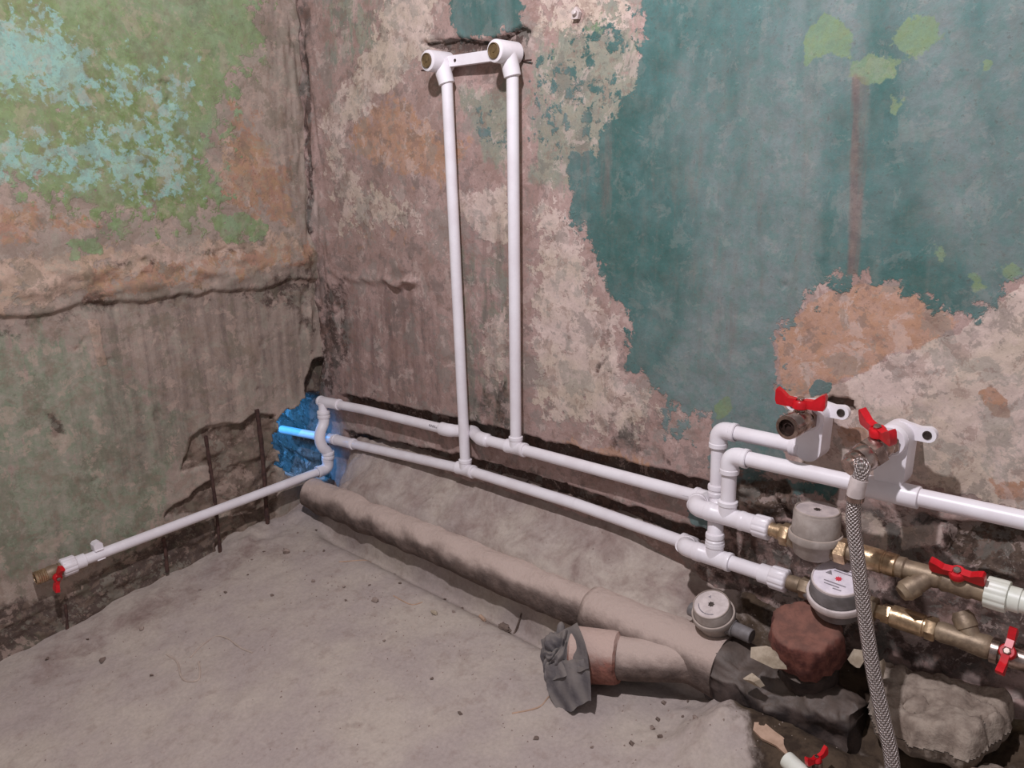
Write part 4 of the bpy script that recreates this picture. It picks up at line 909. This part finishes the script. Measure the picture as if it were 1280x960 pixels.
# ------------------------------------------------------------------ sewer pipe and its fittings
def rough(mb, amp, scale, seed, axis_pts=None):
    V = np.array(mb.v); n = np.stack([fbm(V[:, 0] * scale, V[:, 1] * scale, V[:, 2] * scale, 4, seed + k) for k in range(3)], 1)
    mb.v = [tuple(p) for p in V + amp * n]; return mb
SY, SZ = -0.090, 0.073
se = thing('sewer_pipe', 'long dust-covered sewer pipe lying along the foot of the back wall', 'drain pipe', (0.5, SY, 0.035))
def ring_prof(a, b, r, step=0.012): return [(t, r) for t in np.linspace(a, b, max(2, int((b - a) / step)))]
mb = MB(); lathe(mb, (0.056, SY + .002, SZ - .010), (1, 0, .011), ring_prof(0, 0.87, 0.0350), 36); rough(mb, 0.0036, 30, 101); part(se, 'pipe', mb, 'sewer_dust', angle=80)
mb = MB(); lathe(mb, (0.84, SY, SZ), X, [(0, .0380), (.01, .0415), (.10, .0420), (.18, .0435), (.235, .0450)], 36); rough(mb, 0.003, 20, 103); part(se, 'wye_body', mb, 'sewer_dust', angle=80)
bo, be = Vector((1.05, -0.098, 0.070)), Vector((0.905, -0.158, 0.052)); bd_ = be - bo; bl = bd_.length
mb = MB(); lathe(mb, bo, bd_, [(0, .036)] + ring_prof(0.01, bl, 0.030, 0.01), 32); rough(mb, 0.0022, 24, 105); part(se, 'branch', mb, 'sewer_dust', angle=80)
mb = MB(); bdn = bd_.normalized(); lathe(mb, be - bdn * .034, bdn, [(0, .031), (.003, .0370), (.010, .0385), (.03, .039), (.050, .040), (.066, .0405), (.069, .038), (.069, .030), (.040, .029)], 36, cap=False); rough(mb, 0.0015, 40, 107)
part(se, 'branch_socket', mb, 'socket_clay', 'brick-red pipe socket under pale dust')

# dark iron tee with rusty cap
ti = thing('iron_tee', 'dark wet cast iron sewer tee with a rusty capped stub', 'drain pipe', (1.17, SY, 0.03))
mb = MB(); lathe(mb, (1.055, SY, SZ - .004), X, [(0, .038), (.004, .045), (.018, .047), (.034, .046), (.045, .042)] + ring_prof(0.05, 0.200, 0.039, 0.004), 72); rough(mb, 0.0085, 30, 111); part(ti, 'body', mb, 'sewer_iron_dark', angle=80)
cax = Vector((0.03, -.36, .93)).normalized(); c0 = Vector((1.183, -0.068, 0.082))
mb = MB(); lathe(mb, c0, cax, [(0, .036), (.055, .036), (.060, .040)], 32); rough(mb, 0.003, 26, 113); part(ti, 'stub', mb, 'sewer_iron_dark', angle=80)
mb = MB(); rag_r = lambda k, i, n: 1 + 0.035 * math.sin(i * 1.7 + k) + 0.03 * math.sin(i * 0.61 + 2)
lathe(mb, c0 + cax * .066, cax, [(0, .0405), (.003, .0435), (.014, .0432), (.028, .0428), (.042, .0425), (.050, .0410), (.0535, .038), (.0530, .030), (.0515, .022), (.052, .012), (.0515, .004)], 56, ripple=rag_r); rough(mb, 0.0022, 60, 115)
part(ti, 'rusty_cap', mb, 'rust_cap', 'crusty dark red rusted cap', angle=80)

# blobs: lumps of concrete, stones, rag
def blob(c, r, seed, amp=0.25, sc=1.6, sub=4, rot=0.0, flat=None):
    bm = bmesh.new(); bmesh.ops.create_icosphere(bm, subdivisions=sub, radius=1.0)
    V = np.array([v.co[:] for v in bm.verts]); F = [tuple(v.index for v in f.verts) for f in bm.faces]; bm.free()
    k = 1 + amp * fbm(V[:, 0] * sc + seed, V[:, 1] * sc, V[:, 2] * sc, 4, seed)
    V = V * k[:, None]
    if flat is not None: V[:, 2] = np.where(V[:, 2] > flat, flat + (V[:, 2] - flat) * 0.25, V[:, 2])
    V = V * np.array(r); ca, sa2 = math.cos(rot), math.sin(rot)
    V = np.stack([V[:, 0] * ca - V[:, 1] * sa2, V[:, 0] * sa2 + V[:, 1] * ca, V[:, 2]], 1) + np.array(c)
    mb = MB(); mb.add(V.tolist(), F); return mb
def angular(c, r, seed, rot=0.0):
    """chipped stone: convex hull of a few random points"""
    rnd = random.Random(seed); bm = bmesh.new()
    for k in range(12):
        p = Vector((rnd.gauss(0, 1), rnd.gauss(0, 1), rnd.gauss(0, 1))).normalized() * rnd.uniform(.75, 1.05); bm.verts.new(p)
    bmesh.ops.convex_hull(bm, input=bm.verts); bm.verts.ensure_lookup_table()
    loose = [v for v in bm.verts if not v.link_faces]; bmesh.ops.delete(bm, geom=loose, context='VERTS'); bm.verts.index_update()
    ca, sa2 = math.cos(rot), math.sin(rot); mb = MB(); vs_ = []
    for v in bm.verts:
        x, y, z = v.co.x * r[0], v.co.y * r[1], v.co.z * r[2]; vs_.append((c[0] + x * ca - y * sa2, c[1] + x * sa2 + y * ca, c[2] + z))
    mb.add(vs_, [tuple(v.index for v in f.verts) for f in bm.faces]); bm.free(); return mb

def slab(poly, zfun, thick, edge, step, seed, amp):
    """rounded broken slab: top and bottom sheets meet at a ragged rim"""
    P = np.array(poly); xs_ = np.arange(P[:, 0].min() - .004, P[:, 0].max() + .004, step); ys_ = np.arange(P[:, 1].min() - .004, P[:, 1].max() + .004, step)
    GX_, GY_ = np.meshgrid(xs_, ys_); x, y = GX_.ravel(), GY_.ravel(); n = len(xs_)
    sd = poly_sd(x, y, poly) + 0.006 * fbm(x * 40, y * 40, 0, 3, seed)
    t = np.clip(sd / edge, 0, 1); t = np.sqrt(np.clip(1 - (1 - t) ** 2, 0, 1))
    top = zfun(x, y); nz = amp * fbm(x * 22, y * 22, 1.0, 6, seed + 3, 0.62); crack = np.abs(fbm(x * 12, y * 18, 2.0, 2, seed + 5))
    zt = top - thick * 0.55 + thick * 0.55 * t + nz * t - 0.006 * np.exp(-(crack / 0.035) ** 2) * t; zbm = top - thick * 0.55 - thick * 0.45 * t
    keep = sd > 0; idx = np.arange(len(x)).reshape(len(ys_), n)
    q_ = np.stack([idx[:-1, :-1], idx[:-1, 1:], idx[1:, 1:], idx[1:, :-1]], -1).reshape(-1, 4); q_ = q_[keep[q_].any(1)]
    N = len(x); used = np.unique(q_); mp = -np.ones(2 * N, int); mp[used] = np.arange(len(used)); mp[used + N] = np.arange(len(used)) + len(used)
    V = np.concatenate([np.stack([x, y, zt], 1)[used], np.stack([x, y, zbm - .0008], 1)[used]])
    mb = MB(); mb.add(V.tolist(), [tuple(mp[q]) for q in q_] + [tuple(mp[q + N][::-1]) for q in q_]); return mb
lump = [(1.249, -0.02, 0.1274), (1.272, -0.012, 0.1379), (1.323, -0.012, 0.1315), (1.389, -0.015, 0.1246), (1.407, -0.05, 0.1315), (1.393, -0.09, 0.1391), (1.372, -0.112, 0.1289), (1.346, -0.118, 0.1209), (1.312, -0.115, 0.1142), (1.285, -0.115, 0.0962), (1.263, -0.09, 0.1007)]
LP = np.array(lump); lc = np.linalg.lstsq(np.stack([LP[:, 0], LP[:, 1], np.ones(len(LP))], 1), LP[:, 2], rcond=None)[0]
mb = slab([(p[0], p[1]) for p in lump], lambda x, y: lc[0] * x + lc[1] * y + lc[2] + 0.012, 0.052, 0.012, 0.0025, 301, 0.006)
solid('concrete_lump', mb, 'concrete_lump', 'big cracked lump of concrete under the lower brass line', 'rubble', (1.315, -0.062, 0.03), angle=60)
mb = blob((1.415, -0.120, 0.080), (0.040, 0.040, 0.034), 9, 0.2, 1.5, 4, 0.6); rough(mb, 0.004, 45, 123)
solid('concrete_lump', mb, 'concrete_lump', 'smaller concrete lump at the far right below the lower brass line', 'rubble', (1.405, -0.115, 0.04))
mb = blob((1.370, -0.170, 0.045), (0.060, 0.028, 0.026), 12, 0.2, 1.5, 4, 0.25); rough(mb, 0.004, 45, 125)
solid('concrete_lump', mb, 'concrete_lump', 'flat concrete piece on the ground in front of the big lump', 'rubble', (1.335, -0.155, 0.015))
for i, (p, r, lab, rot) in enumerate([
    ((1.159, -0.142, 0.1509), (.026, .012, .014), 'pale mortar chip stuck on the dark iron tee', 0.2),
    ((1.142, -0.14, 0.1104), (.016, .009, .009), 'small grey mortar chip low on the dark iron tee', 0.3),
    ((1.246, -0.09, 0.1629), (.012, .008, .017), 'pale angular mortar chip between the rusty cap and the hose', 0.1),
    ((1.266, -0.075, 0.1469), (.010, .010, .026), 'upright pale mortar piece just right of the hose', 0.4)]):
    solid('mortar_chip', angular(p, r, 40 + i, rot), 'mortar_pale', lab, 'rubble', p)

# rag stuffed in the branch socket
def rag_mesh():
    mb = MB(); bm = bmesh.new(); bmesh.ops.create_icosphere(bm, subdivisions=6, radius=1.0)
    V = np.array([v.co[:] for v in bm.verts]); F = [tuple(v.index for v in f.verts) for f in bm.faces]; bm.free()
    w = fbm(V[:, 0] * 1.3 + 5, V[:, 1] * 1.3, V[:, 2] * 1.3, 2, 131)
    fold = np.abs(fbm(V[:, 0] * 1.7 + w * 1.4, V[:, 1] * 1.7 + w, V[:, 2] * 1.2, 2, 133)) ** 0.8
    k = 0.84 + 0.42 * fold - 0.07 * np.abs(fbm(V[:, 0] * 4, V[:, 1] * 4, V[:, 2] * 3, 2, 135)) + 0.12 * w
    V = V * k[:, None]
    V[:, 2] = np.where(V[:, 2] < -0.75, -0.75 + (V[:, 2] + 0.75) * 0.2, V[:, 2])
    V = V * np.array([0.030, 0.034, 0.046])
    V[:, 0] += -0.10 * 0 + 0.22 * V[:, 2] * -1.0 * (V[:, 2] < 0)
    V += np.array([0.858, -0.182, 0.036]); mb.add(V.tolist(), F)
    return mb
rg = thing('rag', 'crumpled dark grey rag stuffed into the red pipe socket', 'rag', (0.865, -0.185, -0.003))
part(rg, 'bundle', rag_mesh(), 'rag_cloth', angle=70)
def cloth_flap(P, nseg, thick, seed, par):
    """loose hanging end of the cloth: a folded sheet between two edge curves"""
    a, b = [smooth_path(e, nseg) for e in P]; n = len(a); m = 14; v = []; f = []
    for k in range(n):
        for j in range(m + 1):
            t = j / m; p = a[k].lerp(b[k], t)
            p = p + CAMV * (0.004 * math.sin(t * 9 + k * 0.25 + seed) + 0.003 * math.sin(t * 17 - k * 0.4))
            v.append(p)
    nn = len(v)
    v += [p - CAMV * thick for p in v]
    for k in range(n - 1):
        for j in range(m):
            q = k * (m + 1) + j; r = q + m + 1
            f.append((q, q + 1, r + 1, r)); f.append((nn + q, nn + r, nn + r + 1, nn + q + 1))
    for k in range(n - 1):
        for j in (0, m):
            q = k * (m + 1) + j; r = q + m + 1; f.append((q, r, nn + r, nn + q))
    for k in (0, n - 1):
        for j in range(m):
            q = k * (m + 1) + j; f.append((q, q + 1, nn + q + 1, nn + q))
    mb = MB(); mb.add(v, f); return part(par, 'cloth_flap', mb, 'rag_cloth', angle=70)
cloth_flap([[(0.8537, -0.215, 0.0443), (0.8608, -0.222, 0.0084), (0.8934, -0.232, -0.0131)], [(0.9205, -0.2, 0.0764), (0.9327, -0.212, 0.0547), (0.9419, -0.222, 0.0285)]], 6, .0025, 1, rg)
cloth_flap([[(0.8167, -0.185, 0.0545), (0.836, -0.2, 0.0426), (0.8668, -0.218, 0.0251)], [(0.8803, -0.175, 0.1023), (0.9108, -0.195, 0.0904), (0.9267, -0.208, 0.0665)]], 6, .0025, 3, rg)

# ------------------------------------------------------------------ small things on the floor and wall
def on_floor(x, y, dz=0.0): return (x, y, fh(x, y) + dz)
def FP(p, dz=0.0): return on_floor(p[0], p[1], dz)
p = tuple(Vector(FP((1.181, -0.165, 0.0373), .004)))
mb = MB(); ol = [(-.030, .006), (-.020, .013), (-.004, .010), (.008, .009), (.022, .002), (.030, -.006), (.020, -.009), (.006, -.006), (-.012, -.008), (-.026, -.004)]
ca, sa2 = math.cos(-0.05), math.sin(-0.05); ex_ = Vector((ca, sa2, -.1)).normalized(); ey_ = Vector((-sa2, ca, .35)).normalized()
prism(mb, ol, p, ex_, ey_, ex_.cross(ey_), .004)
solid('plaster_flake', mb, 'plaster_flake', 'pointed pinkish plaster flake beside the white pipe stub at the bottom edge', 'rubble', p)
# white stub and little red-winged valve standing at the bottom edge
p = Vector((1.213, -0.2, 0.0681)); q_ = Vector((1.257, -0.215, 0.0634))
st_ = thing('pipe_stub', 'short white plastic pipe stub at the bottom edge of the picture', 'water pipe', q_)
mb = MB(); dd = q_ - p; lathe(mb, p, dd, [(0.004, .0070), (0, .0075), (0, .0098), (.001, .0102), (dd.length + .03, .0102)], 24, cap=False); part(st_, 'pipe', mb, 'white_pipe_old')
mb = MB(); lathe(mb, p + dd.normalized() * .006, dd, [(0, .0092), (.004, .0092)], 20); part(st_, 'bore', mb, 'dark_bore')
fv = Vector((1.247, -0.19, 0.0602))
fvt = thing('floor_valve', 'little metal valve with a red handle rising at the bottom edge', 'valve', fv - Vector((0, 0, .05)))
fax = Vector((-.10, -.1, 1)).normalized()
mb = MB(); lathe(mb, fv - fax * .05, fax, [(0, .009), (.04, .009), (.044, .0065), (.068, .0060)], 20); part(fvt, 'body', mb, 'nickel')
butterfly(fvt, fv + fax * .019, fax, (0.35, 1.0, 0.15), 0.62, 0.5)

p = FP((0.6404, -0.1377, 0.0043), .003)
mb = MB(); lathe(mb, p, (0.9, -.35, .1), [(-.010, .0025), (-.0095, .0032), (.006, .0032), (.010, .0026)], 12); solid('cigarette_butt', mb, 'plaster_flake', 'pale stub like a cigarette butt on the floor before the sewer pipe', 'litter', p)
p = FP((0.4406, -0.216, -0.0074), .004); solid('pebble', angular(p, (.0085, .0075, .006), 61), 'pebble', 'largest single grey pebble in the middle of the floor', 'pebble', p)
p = FP((0.5615, -0.1786, -0.0018), .003); solid('plaster_crumb', angular(p, (.010, .006, .004), 62), 'mortar_pale', 'pale plaster crumb left of the cigarette-like stub', 'rubble', p)
p = FP((0.6815, -0.1287, 0.0057), .004); solid('dirt_clod', blob(p, (.013, .008, .005), 63, .5, 2.5, 3), 'dark_crumb', 'dark clod of dirt right of the cigarette-like stub', 'rubble', p)
p = FP((0.1539, -0.5966, -0.0645), .002); solid('bark_scrap', angular(p, (.016, .006, .003), 64, -0.7), 'dark_crumb', 'dark elongated scrap on the floor at the lower left', 'litter', p)
p = FP((0.0666, -0.658, -0.0737), .002); solid('bark_scrap', angular(p, (.007, .004, .003), 65, -0.9), 'dark_crumb', 'small dark scrap near the wall at the lower left', 'litter', p)
p = FP((0.1289, -0.5154, -0.0523), .003); solid('pebble', angular(p, (.006, .005, .004), 66), 'pebble', 'single dark pebble on the floor below the left pipe', 'pebble', p)
p = FP((0.1418, -0.2171, -0.0076), .004); solid('pebble', angular(p, (.011, .008, .006), 67), 'pebble', 'rounded lump on the floor near the wall corner', 'pebble', p)
def strand(name, pts, r, mat, label):
    P = smooth_path([FP(q, r * .25) for q in pts], 8); mb = MB(); tube(mb, P, r, 8); return solid(name, mb, mat, label, 'litter', P[0])
strand('twig', [(0.4566, -0.1859, -0.0029), (0.4869, -0.1861, -0.0029), (0.5084, -0.1834, -0.0025), (0.518, -0.1689, -0.0003)], .0012, 'plaster_flake', 'thin pale straw bent on the floor in front of the sewer pipe')
strand('twig', [(0.2725, -0.1768, -0.0015), (0.2933, -0.1606, 0.0009), (0.3079, -0.1417, 0.0037), (0.3075, -0.1254, 0.0062)], .0012, 'plaster_flake', 'thin pale straw on the floor near the start of the sewer pipe')
strand('twig', [(0.6784, -0.1155, 0.0077), (0.6847, -0.1062, 0.0091), (0.689, -0.0905, 0.0114)], .0014, 'dark_crumb', 'short dark twig beside the dark clod')
strand('thread', [(0.8378, -0.2737, -0.016), (0.8538, -0.2568, -0.0135), (0.8629, -0.239, -0.0109), (0.86, -0.2178, -0.0077)], .0012, 'plaster_flake', 'loose thread trailing left from the rag')
strand('track_mark', [(0.2403, -0.5188, -0.0528), (0.2761, -0.5167, -0.0525), (0.321, -0.5307, -0.0546), (0.3462, -0.5316, -0.0547), (0.359, -0.5184, -0.0528), (0.3362, -0.5043, -0.0506), (0.3097, -0.494, -0.0491)], .0016, 'track_dull', 'raised strand added for the looped track imprint in the floor dust at lower left')  # added strand, drawn for a ring mark pressed into the dust
strand('track_mark', [(0.2848, -0.4963, -0.0494), (0.2726, -0.4697, -0.0455), (0.2697, -0.4409, -0.0411), (0.2978, -0.4326, -0.0399), (0.3417, -0.4335, -0.04), (0.3774, -0.4292, -0.0394)], .0014, 'track_dull', 'raised strand added for the curved track imprint just right of the looped one')
# pebbles strewn over the floor (nothing tells them apart)
rnd = random.Random(11); proto = []
for k in range(5):
    me = mesh('floor_crumb', angular((0, 0, 0), (1, .8, .6), 200 + k), 'pebble' if k % 2 else 'dark_crumb'); proto.append(me)
spots = [(0.0698, -0.5892, -0.0634), (-0.0157, -0.5097, -0.0515), (0.2773, -0.5605, -0.0591), (0.1054, -0.3896, -0.0334), (0.1625, -0.3653, -0.0298), (0.1456, -0.3077, -0.0212), (0.0978, -0.2716, -0.0157), (0.2519, -0.317, -0.0225), (0.2845, -0.2452, -0.0118), (0.2084, -0.1694, -0.0004), (0.3921, -0.2471, -0.0121), (0.3531, -0.2228, -0.0084), (0.3901, -0.1904, -0.0036), (0.368, -0.1143, 0.0078), (0.4371, -0.1547, 0.0018), (0.5136, -0.1121, 0.0082), (0.5891, -0.158, 0.0013), (0.5601, -0.1112, 0.0083), (0.5881, -0.0877, 0.0118), (0.7746, -0.3178, -0.0227), (0.6849, -0.2933, -0.019), (0.5419, -0.2755, -0.0163), (1.014, -0.1631, 0.0005), (1.017, -0.1826, -0.0024), (1.038, -0.1952, -0.0043), (1.045, -0.1506, 0.0024), (1.07, -0.162, 0.0007), (1.013, -0.2246, -0.0087), (0.972, -0.2588, -0.0138), (0.898, -0.2892, -0.0184), (1.031, -0.1144, 0.0078), (1.004, -0.1334, 0.005), (1.095, -0.1274, 0.0059), (1.12, -0.0974, 0.0104), (1.208, -0.0474, 0.0179), (0.1079, -0.1217, 0.0067), (0.0854, -0.154, 0.0019), (0.0923, -0.2404, -0.0111), (0.1702, -0.1928, -0.0039)]
for i, s in enumerate(spots):
    o = bpy.data.objects.new('floor_crumb', proto[i % 5]); COL.objects.link(o); k = rnd.uniform(.0032, .0058)
    o.location = FP(s, k * .3); o.scale = (k, k, k); o.rotation_euler = (0, 0, rnd.uniform(0, 6)); tag(o, 'tiny crumb of rubble strewn on the dusty floor', 'rubble', 'crumbs strewn on the floor')
# finest grit, beyond counting
mb = MB(); base_t = [Vector((1, 0, -.4)), Vector((-.5, .87, -.4)), Vector((-.5, -.87, -.4)), Vector((0, 0, .8))]
for k in range(1500):
    x, y = rnd.uniform(0.02, 1.4), rnd.uniform(-0.85, -0.01)
    if (-0.13 < y < -0.05 and x < 1.3) or x > 1.26 or (0.80 < x < 0.93 and -0.25 < y < -0.1): continue
    if rnd.random() > (0.95 if y > -0.3 else 0.35): continue
    r = rnd.uniform(.0008, .0022); a = rnd.uniform(0, 6); z = fh(x, y) if k < 0 else None
    mb.add([(x + r * (v.x * math.cos(a) - v.y * math.sin(a)), y + r * (v.x * math.sin(a) + v.y * math.cos(a)), r * v.z) for v in base_t], [(0, 1, 3), (1, 2, 3), (2, 0, 3), (0, 2, 1)])
V = np.array(mb.v); c4 = V.reshape(-1, 4, 3).mean(1); hz = np.repeat(floor_h(c4[:, 0], c4[:, 1]), 4); V[:, 2] += hz + .0004; mb.v = [tuple(q) for q in V]
gr = solid('floor_grit', mb, 'pebble', 'fine grit scattered across the dusty floor and the bank', 'grit', (0, 0, 0)); gr['kind'] = 'stuff'

# pale plastic wall plug near the top edge
pw = Vector((0.7425, -0.004, 0.9654)); mb = MB()
prism(mb, [(-.007, -.006), (.005, -.007), (.008, .002), (.002, .010), (-.003, .006)], pw, X, Z, Y, .006); lathe(mb, pw, (0.2, -1, .3), [(0, .0045), (.008, .0038), (.009, .002)], 12)
solid('wall_plug', mb, 'meter_dial_dirty', 'pale plug knocked into the wall near the top edge right of the bracket', 'wall plug', pw)
# bent nails beside the bracket
for (a, b_, lab) in ((((0.3915, -0.002, 0.9244)), ((0.4195, -0.006, 0.9226)), 'thin nail sticking out left of the mixer bracket'), (((0.6314, -0.002, 0.9142)), ((0.6552, -0.006, 0.9124)), 'thin nail sticking out right of the mixer bracket')):
    mb = MB(); tube(mb, [a, b_], .0013, 8); solid('nail', mb, 'rebar_rust', lab, 'nail', a)
text_mark(up, (0.395, -0.02, 0.2712), X, (0.3, -1, .5), .034)
